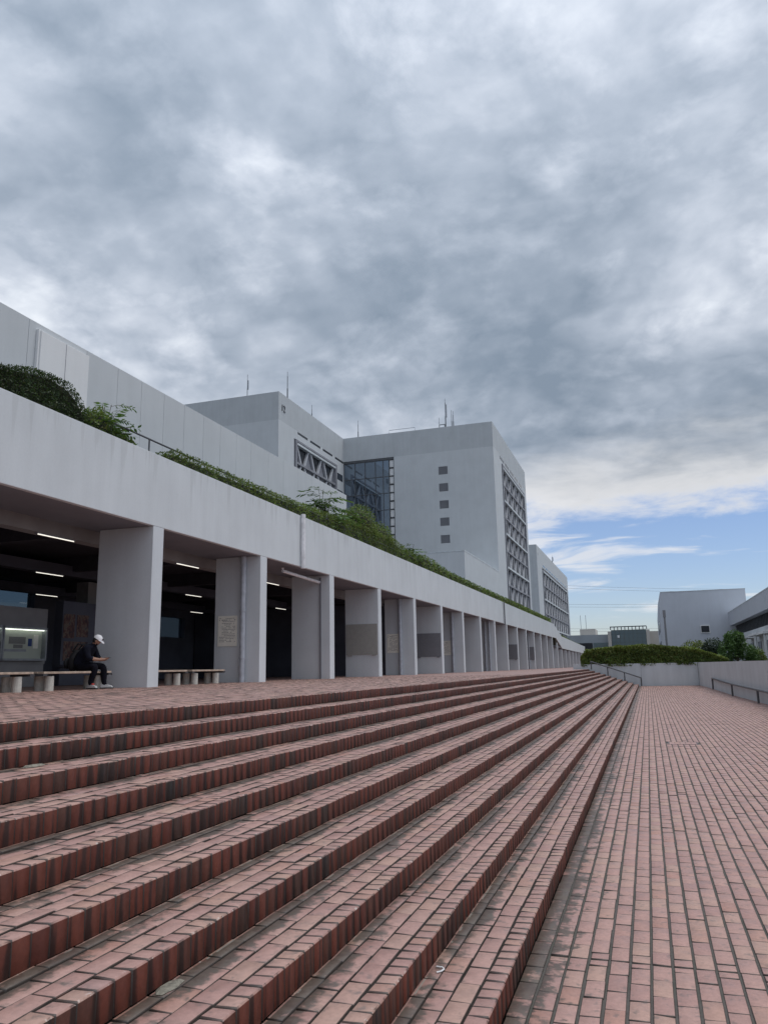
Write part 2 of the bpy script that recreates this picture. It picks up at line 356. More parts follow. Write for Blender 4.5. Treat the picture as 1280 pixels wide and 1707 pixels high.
# ------------------------------------------------------------------ bricks
BF = np.array([(8,9,10,11)]+[(4+i,4+(i+1)%4,8+(i+1)%4,8+i) for i in range(4)]+[(i,(i+1)%4,4+(i+1)%4,4+i) for i in range(4)])
def brick_verts(B, b=.004, jit=.0013, r=rng):     # B (n,6) x0 x1 y0 y1 z0 z1
    n = len(B); V = np.zeros((n,12,3)); x0,x1,y0,y1,z0,z1 = B.T
    for ring,(i,zz) in enumerate(((0,z0),(0,z1-b),(b,z1))):
        for c,(xx,yy) in enumerate(((x0+i,y0+i),(x1-i,y0+i),(x1-i,y1-i),(x0+i,y1-i))):
            V[:,ring*4+c,0] = xx; V[:,ring*4+c,1] = yy; V[:,ring*4+c,2] = zz
    tilt = r.normal(0, jit, (n,4)); off = r.normal(0, jit, (n,1))
    V[:,4:8,2] += tilt+off; V[:,8:12,2] += tilt+off
    V[:,4:12,0] += r.normal(0, jit*.8, (n,1)); V[:,4:12,1] += r.normal(0, jit*.5, (n,1))
    return V
def brick_mass(name, B, mat, parent, b=.004, jit=.0013, **tags):
    n = len(B); V = brick_verts(B, b, jit); F = (BF[None]+12*np.arange(n)[:,None,None]).reshape(-1,4)
    return put(name, np_mesh(name, V.reshape(-1,3), F, mat), parent, **tags)
def area_px(B):
    c = [np.stack([B[:,i],B[:,j],B[:,k]],1) for i in (0,1) for j in (2,3) for k in (5,)]
    c += [np.stack([B[:,1],B[:,j],B[:,4]],1) for j in (2,3)]
    P = np.stack(c,1); u,v,w = proj(P); ok = (w > .3).all(1)
    cu, cv = u.mean(1), v.mean(1)
    ok &= (cu > -10)&(cu < 1290)&(cv > 0)&(cv < 1715)
    A = (u.max(1)-u.min(1))*(v.max(1)-v.min(1)); A[~ok] = 0; return A
def bricks(name, B, m_single, m_mass, parent, nmax=300, b=.004, jit=.0013):
    """the nmax largest in view as parts, the rest as one part"""
    A = area_px(B); order = np.argsort(-A); big = order[:nmax]; big = big[A[big] > 0]
    shared = {}
    for i in big:
        x0,x1,y0,y1,z0,z1 = B[i]; key = (round(x1-x0,3), round(y1-y0,3), round(z1-z0,3), int(rng.integers(3)))
        if key not in shared:
            q = np.array([[-key[0]/2, key[0]/2, -key[1]/2, key[1]/2, -key[2], 0]])
            shared[key] = np_mesh(name, brick_verts(q, b, jit).reshape(-1,3), BF, m_single)
        put(name, shared[key], parent, loc=((x0+x1)/2+rng.normal(0,.0008), (y0+y1)/2, z1+rng.normal(0,.0012)), rot=(rng.normal(0,.004), rng.normal(0,.008), rng.normal(0,.004)))
    rest = np.setdiff1d(np.arange(len(B)), big)
    brick_mass(name+'_field', B[rest], m_mass, parent, b, jit, kind='stuff')
YJ = [4.87+6.05*k for k in range(-1, 12)]         # expansion joints across stairs and plaza
def row(ya, yb, length, gap, phase):
    """pieces of one course between ya and yb, cut at the expansion joints"""
    out = []; cuts = [ya]+[j for j in YJ if ya < j < yb]+[yb]
    for a, c in zip(cuts[:-1], cuts[1:]):
        y = a + (.012 if a != ya else 0); c2 = c-.006; p = phase*length
        first = True
        while y < c2-.02:
            L = (p if first and p > .03 else length); first = False
            e = min(y+L-gap, c2)
            if e-y > .02: out.append((y, e))
            y = e+gap
    return out

YS0, YS1 = 0.3, 62.3
# ------------------------------------------------------------------ ground and plaza
MB().poly([(-2500,-2500,-.35),(2500,-2500,-.35),(2500,2500,-.35),(-2500,2500,-.35)], [(0,1,2,3)]).obj('ground', M_asphalt, kind='structure')
plaza = MB().box(-.75, 4.6, -4, 62.4, -.34, -.007).obj('plaza', M_mortar, kind='structure')
MB().box(-.75, 4.6, -4, YS0, -.02, -.004).obj('near_paving', M_terr, plaza)
pb = []
ncol = 48
xs = -.772
for c in range(ncol):
    xx = xs+.1107*c
    if xx+.1 > 4.45: break
    for (a, e) in row(YS0, 62.2, .219, .010, ((c%2)*.5+rng.uniform(-.06,.06))%1.0):
        if .26 < xx+.05 < .84 and 17.42 < (a+e)/2 < 17.95: continue
        pb.append((xx, xx+.0975, a, e, -.05, 0.0))
bricks('paving_brick', np.array(pb), B_PL1, B_PLM, plaza, b=.003)
cov = thing('access_cover', 'square brick filled access cover set flush in the plaza paving', 'access cover', (.55,17.68,0))
fr = MB()
for a in ((-.29,.29,-.26,-.235),(-.29,.29,.235,.26),(-.29,-.265,-.235,.235),(.265,.29,-.235,.235)): fr.box(*a, -.03, .003)
fr.obj('frame', M_cover, cov)
fill = MB()
for i in range(5):
    for j in range(2): fill.box(-.262+i*.1055, -.262+i*.1055+.1, -.232+j*.234, -.232+j*.234+.228, -.03, 0.001)
fill.obj('infill_brick', B_PLM, cov, kind='stuff')

# ------------------------------------------------------------------ stairs and terrace
core = MB()
for k in range(1, NST+1):
    xa = X1-TR*(k-1); xb = X1-TR*k if k < NST else X1-TR*(k-1)-.5
    core.box(xb-.012, xa-.020, -4, YS1, -.30 if k == 1 else RH*(k-1)-.04, RH*k-.008)
stairs = core.obj('brick_stairs', M_mortar2, kind='structure')
tb, nb_ = [], []
for k in range(1, NST+1):
    z = RH*k; xf = X1-TR*(k-1); ph = rng.uniform(0,1)
    dyj = {}
    for (a, e) in row(YS0, YS1, .110-.008, .008, 0): nb_.append((xf-.098, xf, a, e, z-RH+.004, z))
    if k < NST:
        x = xf-.1055
        for c, w in enumerate((.102, .102, .073)):
            for (a, e) in row(YS0, YS1, .219, .008, ((c%2)*.5+ph)%1.0): tb.append((x-w, x, a, e, z-.045, z-.0015))
            x -= w+.007
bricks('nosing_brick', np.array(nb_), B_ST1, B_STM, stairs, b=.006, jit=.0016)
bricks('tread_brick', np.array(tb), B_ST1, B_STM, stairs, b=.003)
XT = X1-TR*(NST-1); ZT = RH*NST
terr = MB().box(-25, XT-.11, -10, 31, .2, ZT-.007).box(-25, XT-.11, 31.0, 62.29, .2, ZT-.004).box(-25, -5.6, 62.29, 152, .2, ZT-.004).obj('terrace', M_terr, kind='structure')
tb = []; x = XT-.1075; c = 0
while x > -12.4:
    for (a, e) in row(1.5, 31.0, .219, .006, ((c%2)*.5+rng.uniform(-.05,.05))%1.0): tb.append((x-.1, x, a, e, ZT-.03, ZT))
    x -= .1095; c += 1
brick_mass('paving_brick_field', np.array(tb), B_TEM, terr, kind='stuff')

# ------------------------------------------------------------------ arcade building
XA, XB = -11.0, -12.55
PY = [15.62+5.53*k for k in range(-4, 25)]
arc = thing('arcade_building', 'long low grey concrete arcade with deep fin columns beside the brick stairs', 'building', (-12,16,ZT))
def child(o, parent):                              # parent without moving
    o.parent = parent; o.matrix_parent_inverse = parent.matrix_world.inverted(); return o
bpy.context.view_layer.update()
def part(mb, name, mat, parent=arc, **kw):
    o = mb.obj(name, mat, None, **kw); o.parent = parent
    bpy.context.view_layer.update() if False else None
    o.matrix_parent_inverse = Matrix.Translation(parent.location).inverted() if parent.rotation_euler.z == 0 else parent.matrix_world.inverted()
    return o
top = [(-10,6.88),(24.05,6.88)]
part(MB().prism_x([(-10,5.1),(24.0,5.1),(24.0,6.885),(-10,6.885)], XA-.12, XA), 'fascia', M_wall, bevel=.012)
part(MB().prism_x([(24.02,5.1),(64.1,5.1),(64.1,6.885),(24.02,6.885)], XA-.12, XA), 'fascia', M_wall, bevel=.012)
part(MB().prism_x([(64.2,5.1),(103.2,5.1),(110.4,3.9),(110.4,5.55),(101,6.85),(64.2,6.87)], XA-.12, XA), 'fascia', M_wall)
part(MB().prism_x([(110.46,3.9),(152,3.7),(152,5.0),(110.46,5.55)], XA-.12, XA), 'fascia', M_wall)
part(MB().box(XA-1.75, XA-.123, -10, 103.2, 5.1, 5.5), 'soffit', M_soffit_shade)
part(MB().box(XA-1.75, XA-.123, 103.2, 152, 3.95, 4.2), 'soffit', M_soffit_shade)
for y in PY:
    if y < 104: part(MB().box(XB, XA, y, y+.43, ZT-.01, 5.098), 'column', M_fin, bevel=.012)
    elif y < 109: part(MB().box(XB, XA, y, y+.43, ZT-.01, 4.55), 'column', M_fin)
    else: part(MB().box(XB, XA, y, y+.43, ZT-.01, 3.75), 'column', M_fin)
for x in (-13.05, -18.05, -23.05): part(MB().box(x-.35, x, -10, 103, 4.86, 5.5 if x > -14 else 5.2), 'beam', M_beam if x > -14 else M_hall)  # deeper beams use the hall colour with shade in it
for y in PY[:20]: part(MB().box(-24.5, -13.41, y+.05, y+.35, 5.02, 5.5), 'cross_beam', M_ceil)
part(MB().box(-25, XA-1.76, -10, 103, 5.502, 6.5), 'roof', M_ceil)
part(MB().box(-25, XA-1.76, 103, 152, 4.25, 4.9), 'roof', M_ceil)
part(MB().box(XA-1.75, XA-.123, -10, 102, 5.502, 6.5), 'planter_bed', M_soil)
part(MB().box(XA-1.75, XA-.123, 103.2, 152, 4.2, 5.0), 'planter_bed', M_soil)
bw = MB()
bw.box(-24.9,-24.5,-10,21.0,ZT,5.5).box(-24.9,-24.5,21.0,26.6,ZT,4.28).box(-24.9,-24.5,26.6,34.6,ZT,5.5).box(-24.9,-24.5,34.6,38.1,ZT,3.52).box(-24.9,-24.5,34.6,38.1,4.62,5.5).box(-24.9,-24.5,38.1,103,ZT,5.5)
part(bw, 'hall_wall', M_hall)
m, t = newmat('tinted_glass'); mx = t.add('ShaderNodeMixShader', {0: .08, 1: t.add('ShaderNodeBsdfTransparent', {'Color': (.30,.34,.37,1)}).outputs[0], 2: t.add('ShaderNodeBsdfGlossy', {'Roughness': .05}).outputs[0]}); t.add('ShaderNodeOutputMaterial', {'Surface': mx.outputs[0]}); M_tint = m
part(MB().box(-24.72,-24.70,21.0,26.6,4.281,5.5), 'window', M_tint); part(MB().box(-24.72,-24.70,34.6,38.1,3.521,4.619), 'window', M_tint)
for y in (39.0, 46, 62, 80): part(MB().box(-24.4,-12.8,y,y+.3,ZT,5.0), 'hall_partition', M_hall)
part(MB().box(-24.4,-12.8,-9.9,-9.6,ZT,5.4), 'hall_partition', M_hall)
for y in (17.3+5.53,): part(MB().box(-19.2,-18.7,y,y+.5,ZT,4.86), 'hall_column', M_beam)
# partition wall carrying the display cases
part(MB().box(-17.45,-17.16,8,19.2,1.95,3.58).box(-17.4,-17.2,8,19.2,ZT,1.95), 'notice_wall', M_beam)
part(MB().box(-17.5,-17.2,19.9,23.2,ZT,3.9), 'poster_wall', M_hall)
# pipes, boards
def pipe(y, x, r, mat, zt=5.09):
    mb = MB().tube([(x, y-r-.03, ZT), (x, y-r-.03, zt)], r, 12)
    for z in (2.0, 3.4, 4.7): mb.tube([(x, y-r-.03, z), (x, y-r-.03, z+.05)], r*1.18, 12)
    part(mb, 'drain_pipe', mat, smooth=False)
pipe(PY[5], -11.52, .085, M_pipe); pipe(PY[8], -11.70, .085, M_pipe); pipe(PY[10], -11.66, .085, M_pipe)
pipe(PY[12], -11.75, .07, M_pipe); pipe(PY[12], -11.42, .07, M_pipe); pipe(PY[16], -11.6, .08, M_pipe); pipe(PY[20], -11.6, .08, M_pipe)
part(MB().box(-11.40,-11.34,PY[6]-.055,PY[6]-.002,ZT,5.0), 'stain_strip', M_boardB)  # thin strip added for the dark stain line down this column
part(MB().tube([(-10.93,24.13,5.04),(-10.93,24.13,6.93)], .085, 12), 'drain_pipe', M_pipew)
part(MB().tube([(-11.45,23.62,5.03),(-11.45,23.62,4.93),(-11.42,25.9,4.86),(-11.40,PY[6]-.06,4.84)], .055, 10), 'drain_pipe', M_pipew)
for k, mt in ((7, M_boardA), (9, M_boardB), (14, M_boardB), (16, M_boardB)):
    mb = MB().box(-12.5,-11.05,PY[k]-.035,PY[k]-.002,2.24,3.56).box(-12.42,-12.25,PY[k]-.06,PY[k]-.002,2.19,2.24).box(-11.3,-11.13,PY[k]-.06,PY[k]-.002,2.19,2.24)
    part(mb, 'board', mt)
part(MB().box(XA-.2,XA+.004,64.11,64.19,5.1,6.87), 'joint_filler', M_black)
part(MB().tube([(-10.95,64.5,5.0),(-10.95,64.5,6.9)], .05, 8), 'drain_pipe', M_boardB)

# notice signs fixed to the side of the columns
def notice(y, x0, x1, z0, z1, label):
    r = thing('notice_sign', label, 'sign', ((x0+x1)/2, y, z0), 0, 'notice signs on the columns')
    w, h = x1-x0, z1-z0
    MB().box(-w/2,w/2,-.022,-.004,0,h).obj('sign_panel', M_paper, r)
    L = MB(); z = h-.07; rr = random.Random(5); i = 0
    while z > .10:
        left = -w/2+(.05 if i < 3 or z < .3 else .14); right = w/2-.06-(.12 if i%5 == 4 else 0)
        x = left; hh = .015 if i not in (1,) else .024
        while x < right-.03:
            ww = min(rr.uniform(.02,.075), right-x)
            if rr.random() < .86: L.box(x, x+ww, -.0235, -.021, z-hh, z)
            x += ww+.012
        z -= .046 if i != 2 else .06; i += 1
    L.obj('lettering', M_ink, r, kind='stuff')
notice(PY[5], -12.42, -11.76, 2.38, 3.30, 'cream notice sign of small dark print on the column with two benches before it')
notice(PY[8], -12.44, -11.82, 2.40, 3.34, 'cream notice sign on the column between the beige board and the dark grey board')
notice(PY[10], -12.4, -11.82, 2.40, 3.30, 'small pale notice sign deepest along the arcade, beside a drain pipe')

# fluorescent tubes under the beams
def lamp(x, y, k, first=[]):
    lab = ('fluorescent tube under the front beam in the opening above the seated person', 'fluorescent tube under the front beam in the opening with two benches', 'fluorescent tube under the front beam beside the white drain pipe',)
    if not first:
        r = thing('tube_light', 'fluorescent tube batten under a dark beam deep inside the arcade hall', 'ceiling light', (0,0,0), 0, 'tube lights under the hall beams')
        MB().box(-.04,.04,-.64,.64,-.03,-.002).obj('housing', M_metal, r); MB().tube([(.02,-.6,-.045),(.02,.6,-.045)], .011, 8).obj('tube', M_tube, r); first.append(r)
    else: r = copy_tree(first[0])
    r.location = (x, y, 4.86)
    r['label'] = lab[k] if k is not None else 'fluorescent tube batten under a dark beam deep inside the arcade hall'
    return r
for (x,y,k) in ((-13.1,14.75,0),(-13.1,20.4,1),(-13.1,26.05,2)): lamp(x,y,k)
for y, w in ((20.2,'in the opening above the seated person'),(28.7,'in the opening with two benches'),(37.1,'seen beside the white drain pipe')):
    lamp(-18.1,y,None)['label'] = 'fluorescent tube under the second beam, '+w
for y, w in ((25.7,'left one above the posters'),(28.3,'half hidden by the first column'),(37.0,'in the opening with two benches'),(48.2,'seen beside the white drain pipe')):
    lamp(-23.1,y,None)['label'] = 'small fluorescent tube under the deepest beam, '+w

# lit display cases on the partition
def case(y0, y1, label, first=[]):
    if not first:
        r = thing('display_case', label, 'display case', (0,0,0), 0, 'lit display cases in the hall'); w = y1-y0
        MB().box(-.02,.0,0,w,0,.85).obj('backing', M_case_back, r)
        MB().box(.0,.16,-.05,0,-.06,.91).box(.0,.16,w,w+.05,-.06,.91).box(.0,.16,-.05,w+.05,.851,.91).box(.0,.16,-.05,w+.05,-.06,-.001).obj('frame', M_metal, r)
        MB().box(.06,.09,.02,w-.02,.815,.835).obj('lamp', M_case, r)
        MB().box(.0005,.006,.32,.95,.42,.62).obj('notice', M_ink, r); MB().box(.0005,.006,.5,.85,.30,.40).obj('notice', M_ink, r)
        bl = plain('notice_blue', (.03,.06,.20), .7); MB().box(.0005,.006,1.05,1.2,.36,.58).obj('notice', bl, r)
        MB().box(.0005,.004,.15,1.0,.2,.27).obj('notice', M_metal, r); MB().box(.0005,.004,1.26,1.45,.3,.7).obj('notice', M_paper, r)
        first.append(r)
    else: r = copy_tree(first[0]); r['label'] = label
    r.location = (-17.155, y0, 2.10)
case(17.42, 19.02, 'lit glass display case of notices left of the seated person, nearest the posters')
case(15.70, 17.3, 'lit glass display case partly cut by the edge of the picture')
for i,(y,z,w,h) in enumerate(((19.95,2.75,.5,.75),(20.55,2.8,.55,.7),(20.0,2.05,1.1,.6))):
    o = MB().box(-17.195,-17.19,y,y+w,z,z+h).obj('poster', M_poster); tag(o, ('tall dark poster, upper left of the poster wall behind the seated person','dark poster beside the column edge on the poster wall','wide reddish poster low on the wall behind the seated person')[i], 'poster', 'posters on the hall wall')
sh = MB().box(-17.19,-16.85,19.7,21.6,1.86,1.93).obj('shelf', M_hall); tag(sh, 'narrow dark shelf below the posters behind the seated person', 'shelf')

# ------------------------------------------------------------------ benches
def bench(y0, y1, label, first=[]):
    L = y1-y0
    r = thing('bench', label, 'bench', (-11.86, y0, ZT), 0, 'wooden benches on concrete stumps')
    for k in range(3): MB().box(-.24+k*.165,-.24+k*.165+.155,.0,L,.345,.39).obj('plank', M_wood, r, bevel=.006)
    MB().box(-.245,.25,-.02,.10,.30,.344).obj('bracket', M_bsteel, r); MB().box(-.245,.25,L-.10,L+.02,.30,.344).obj('bracket', M_bsteel, r)
    for yy in (.30, L-.30):
        for xx in (-.14, .12):
            mb = MB().tube([(xx,yy,0),(xx,yy,.29),(xx,yy,.30)], [.095,.092,.086], 14); mb.obj('leg', M_stone, r)
bench(10.6, 12.72, 'wooden bench at the picture edge, left of the one with a seated person')
bench(13.0, 15.12, 'wooden bench on concrete stumps with a person sitting on its end')
bench(16.35, 18.25, 'empty wooden bench right behind the first column, nearer of two')
bench(18.5, 20.2, 'empty wooden bench below the cream notice sign')

# ------------------------------------------------------------------ foliage helpers
def leaf_quads(P, size, r=rng, up=.35, asp=.5):
    n = len(P); a = r.normal(size=(n,3)); a[:,2] += 0; a /= np.linalg.norm(a,axis=1,keepdims=True)
    nrm = r.normal(size=(n,3)); nrm[:,2] += up*2; b = np.cross(a, nrm); b /= np.linalg.norm(b,axis=1,keepdims=True)+1e-9
    s = size*r.uniform(.6,1.35,(n,1)); V = np.stack([P-a*s*.5, P+b*s*asp*.5, P+a*s*.5, P-b*s*asp*.5],1)
    return V.reshape(-1,3), np.arange(4*n).reshape(-1,4)
def lump(P, amp, sc, seed=0):                      # cheap smooth pseudo-noise
    q = P*sc+seed; return amp*(np.sin(q[:,0]*1.7+np.sin(q[:,1]*1.3))+np.sin(q[:,1]*2.1+q[:,2]*1.9)+np.sin(q[:,2]*2.3+q[:,0]*.9+1.7))/3
def ellipsoids(cs, n, shell=.55, r=rng):           # cs: (cx,cy,cz,rx,ry,rz)
    w = np.array([c[3]*c[4]+c[4]*c[5]+c[3]*c[5] for c in cs]); k = r.choice(len(cs), n, p=w/w.sum()); C = np.array(cs)[k]
    d = r.normal(size=(n,3)); d /= np.linalg.norm(d,axis=1,keepdims=True); rad = (shell+(1-shell)*r.random((n,1))**.6)
    P = d*rad; P = P*C[:,3:6]*(1+lump(d*3+C[:,:3], .14, 1.3)[:,None]); return P+C[:,:3]
def plant(name, label, cat, pieces, group=None, loc=(0,0,0), core=None, stems=None, kindp='crown'):
    t_ = thing(name, label, cat, loc, 0, group)
    for (P, size, mat) in pieces:
        V, F = leaf_quads(P, size); V = V-np.array(loc); put(kindp, np_mesh(kindp, V, F, mat), t_)
    if core:
        mb = MB()
        for c in core: mb.ball((c[0]-loc[0],c[1]-loc[1],c[2]-loc[2]), c[3],c[4],c[5], 14, 8)
        mb.obj('dark_core', M_core, t_)  # solid dark mass added inside the leaves so the crown is opaque
    if stems:
        mb = MB()
        for pts, rr in stems: mb.tube([(p[0]-loc[0],p[1]-loc[1],p[2]-loc[2]) for p in pts], rr, 6)
        mb.obj('stem', M_stem, t_)
    return t_
def frond_leaves(base, tip, droop, n, ll):         # a pinnate leaf: stalk points and leaflets
    base, tip = np.array(base), np.array(tip); s = np.linspace(0,1,12)[:,None]; C = base+(tip-base)*s; C[:,2] -= droop*s[:,0]**2
    Vs = []
    ax = (tip-base)/np.linalg.norm(tip-base); side = np.cross(ax,(0,0,1)); side /= np.linalg.norm(side)+1e-9
    for u in np.linspace(.18,1,n):
        c = base+(tip-base)*u; c[2] -= droop*u*u
        for sg in (-1,1):
            l = ll*(1-.35*abs(u-.5))*rng.uniform(.8,1.15); dr = side*sg*.85+ax*.45+np.array([0,0,-.35+rng.normal(0,.15)]); dr /= np.linalg.norm(dr)
            wv = np.cross(dr, (0,0,1)+rng.normal(0,.3,3)); wv /= np.linalg.norm(wv)+1e-9; wv *= l*.16
            Vs.append([c, c+dr*l*.45+wv, c+dr*l, c+dr*l*.45-wv])
    return C, np.array(Vs).reshape(-1,3)
def wild_shrub(label, x, y, z, h, spread, nf, group='self-sown shrubs in the parapet planter', lean=(0,0)):
    t_ = thing('shrub', label, 'shrub', (x,y,z), 0, group); Vs = []; st = MB()
    nst = max(2, nf//9)
    for s_ in range(nst):
        a0 = rng.uniform(0,6.28); tp = np.array([lean[0]+math.cos(a0)*spread*.4*rng.random(), lean[1]+math.sin(a0)*spread*.4*rng.random(), h*rng.uniform(.7,.95)])
        st.tube([(0,0,0), tuple(tp*.5+rng.normal(0,.03,3)), tuple(tp)], [.022,.016,.008], 6)
        for k in range(nf//nst):
            u = rng.uniform(.35,1.0); b = tp*u; a = rng.uniform(0,6.28); L = spread*rng.uniform(.45,.85)
            tip = b+np.array([math.cos(a)*L, math.sin(a)*L, L*rng.uniform(.1,.55)])
            C, V = frond_leaves(b, tip, L*rng.uniform(.2,.55), 8, L*.33); Vs.append(V); st.tube([tuple(c) for c in C[::3]], .005, 4, False)
    V = np.concatenate(Vs); put('foliage', np_mesh('foliage', V, np.arange(len(V)).reshape(-1,4), L_wild), t_)
    st.obj('stem', M_stem, t_); return t_

# ------------------------------------------------------------------ planter on the arcade roof
def hedge_box(n, x0, x1, yz, zb, lumps=.06, seed=0):
    """points on the shell of a clipped hedge running along y; yz: (y, top z)"""
    ys = np.array([a for a,_ in yz]); zs = np.array([b for _,b in yz])
    w = np.interp(np.linspace(ys[0],ys[-1],400), ys, zs)-zb; cdf = np.cumsum(w+.7/np.linspace(ys[0],ys[-1],400)*18); cdf /= cdf[-1]
    y = np.interp(rng.random(n), cdf, np.linspace(ys[0],ys[-1],400)); zt = np.interp(y, ys, zs)
    P = np.stack([rng.uniform(x0,x1,n), y, zb+(zt-zb)*rng.random(n)],1)
    s = rng.random(n); front = s < .5; topm = (s >= .5)&(s < .9)
    P[front,0] = x1-rng.random(front.sum())**2*.12; P[topm,2] = zt[topm]-rng.random(topm.sum())**2*.10
    L = lump(P, lumps, 2.2, seed)+lump(P, lumps*.6, 6.1, seed+3); P[:,0] += np.where(front, L, 0); P[:,2] += np.where(topm, L, 0); return P
def hedge_core(mb, x0, x1, yz, zb, inset=.12):  # solid dark filling added so the hedge is not see-through
    for (ya,za),(yb,zb2) in zip(yz[:-1], yz[1:]): mb.prism_x([(ya,zb),(yb,zb),(yb,zb2-inset),(ya,za-inset)], x0+inset, x1-inset)
    return mb
# big clipped mound at the near end
yz = [(8.0,7.4),(10,7.5),(11.2,7.64),(12.0,7.84),(12.6,7.93),(13.1,7.88),(13.45,7.72),(13.75,7.4),(13.9,6.9)]
h = put('clipped_shrub', np_mesh('clipped_shrub', *leaf_quads(hedge_box(30000, -12.9, -11.5, yz, 6.6, .06, 2), .05), L_dark)); tag(h, 'large dark rounded clipped shrub above the parapet by the white wall panel', 'shrub')
hedge_core(MB(), -12.9, -11.55, yz, 6.5, .10).obj('dark_core', M_core, h)
cs = [(-11.8,14.25,7.15,.5,.55,.6),(-11.75,15.0,7.0,.42,.55,.45),(-11.75,15.5,6.85,.35,.4,.25)]
plant('bushy_shrub', 'loose dark green shrub between the clipped mound and the railing', 'shrub', [(ellipsoids(cs, 5200, .5), .075, L_hedge)], loc=(-11.95,14.5,6.5), core=[(c[0],c[1],c[2],c[3]*.7,c[4]*.7,c[5]*.7) for c in cs])
wild_shrub('leafy feathery shrub arching over the railing beside the clipped mound', -11.9, 14.75, 6.6, 1.7, .95, 30)
wild_shrub('small feathery sprig poking above the hedge near the railing end', -11.95, 21.7, 6.9, .9, .55, 14)
wild_shrub('tall feathery shrub rising over the hedge before the dark glass corner', -12.1, 28.6, 6.9, 2.15, 1.35, 64)
wild_shrub('feathery shrub standing right of the tallest one in the planter', -12.15, 31.0, 6.9, 1.7, 1.2, 44)
cs = [(-12.0,32.6,8.05,.8,1.5,.95),(-11.95,35.2,7.85,.7,1.5,.72)]
plant('bushy_shrub', 'soft rounded olive shrub in front of the dark glass corner', 'shrub', [(ellipsoids(cs, 8200, .45), .085, L_hedge)], loc=(-12.2,33,6.5), core=[(c[0],c[1],c[2],c[3]*.7,c[4]*.7,c[5]*.7) for c in cs])
wild_shrub('wide feathery shrub below the glass column of the tower', -12.1, 40.5, 6.9, 1.5, 1.2, 40)
wild_shrub('feathery shrub where the planter passes below the tower windows', -12.1, 44.0, 6.9, 1.25, 1.1, 34)
cs = [(-12.0,51.2,7.25,.5,.8,.5)]
plant('bushy_shrub', 'small round light green shrub by the parapet before the low block', 'shrub', [(ellipsoids(cs, 1500, .5), .09, L_light)], loc=(-12,51.2,6.5))
yz = [(16.4,7.1),(17.0,7.4),(20,7.42),(24,7.5),(27,7.62),(30,7.75),(36,7.85),(37.5,7.7)]
mb = hedge_core(MB(), -12.5, -11.38, yz, 6.5)
h = put('hedge', np_mesh('hedge', *leaf_quads(hedge_box(26000, -12.5, -11.30, yz, 6.55, .07), .065), L_hedge)); tag(h, 'near stretch of green hedge along the parapet, from the railing to the olive shrub', 'hedge', 'hedges along the parapet'); mb.obj('dark_core', M_core, h)
yz = [(37.6,7.6),(42,7.75),(47,7.55),(56,7.5),(66,7.52),(76,7.55),(88,7.5),(101,7.45)]
mb = hedge_core(MB(), -12.5, -11.38, yz, 6.5)
h = put('hedge', np_mesh('hedge', *leaf_quads(hedge_box(26000, -12.5, -11.30, yz, 6.55, .12, 4), .10), L_hedge)); tag(h, 'far stretch of hedge along the parapet, below the trussed tower face', 'hedge', 'hedges along the parapet'); mb.obj('dark_core', M_core, h)
yz = [(104,6.0),(110,5.9),(118,5.75),(130,5.5),(145,5.3)]
h = put('hedge', np_mesh('hedge', *leaf_quads(hedge_box(9000, -12.4, -11.30, yz, 4.9, .12, 9), .16), L_hedge)); tag(h, 'low dark hedge on the lower far end of the arcade roof', 'hedge', 'hedges along the parapet')
hedge_core(MB(), -12.4, -11.5, yz, 4.9).obj('dark_core', M_core, h)
# railing on the parapet
ra = thing('parapet_railing', 'thin dark metal railing with posts standing along the parapet', 'railing', (-11.5,14,6.88))
MB().tube([(0,0.2,.55),(0,40,.55)], .024, 8).obj('rail', M_rail, ra)
for y in (.5, 2.0, 4.75, 7.25, 10.0, 12.75, 15.5, 18.25, 21, 23.75, 26.5, 29.25, 32, 34.75, 37.5): MB().tube([(0,y,-.4),(0,y,.55)], .022, 8).obj('post', M_rail, ra)

# ------------------------------------------------------------------ upper wall behind the planter
uw = thing('upper_wall', 'tall pale smooth wall with panel joints rising behind the rooftop planter', 'wall', (-16,10,6.5))
seams = [-10,-4,1,6,11,16.4,18.85,20.4,21.7,23.05,24.38,25.75,27.05,28.4,29.72,31.4,33,34.7,36.4,38.1,39.8,41.45]
for a, e in zip(seams[:-1], seams[1:]): part(MB().box(-16.35,-16,a+.006,e-.006,6.4,11.66), 'wall_panel', M_tower, uw, bevel=.006)
part(MB().box(-16.3,-16.03,-10,41.4,6.4,11.64), 'wall_core', M_recess, uw)
part(MB().box(-15.995,-15.86,16.75,18.78,6.4,11.42).box(-15.995,-15.9,16.68,16.75,6.4,11.45).box(-15.995,-15.9,18.78,18.85,6.4,11.45), 'white_panel', M_white, uw, bevel=.01)
part(MB().box(-15.86,-15.852,17.77,17.785,6.4,11.4), 'panel_joint', M_recess, uw)

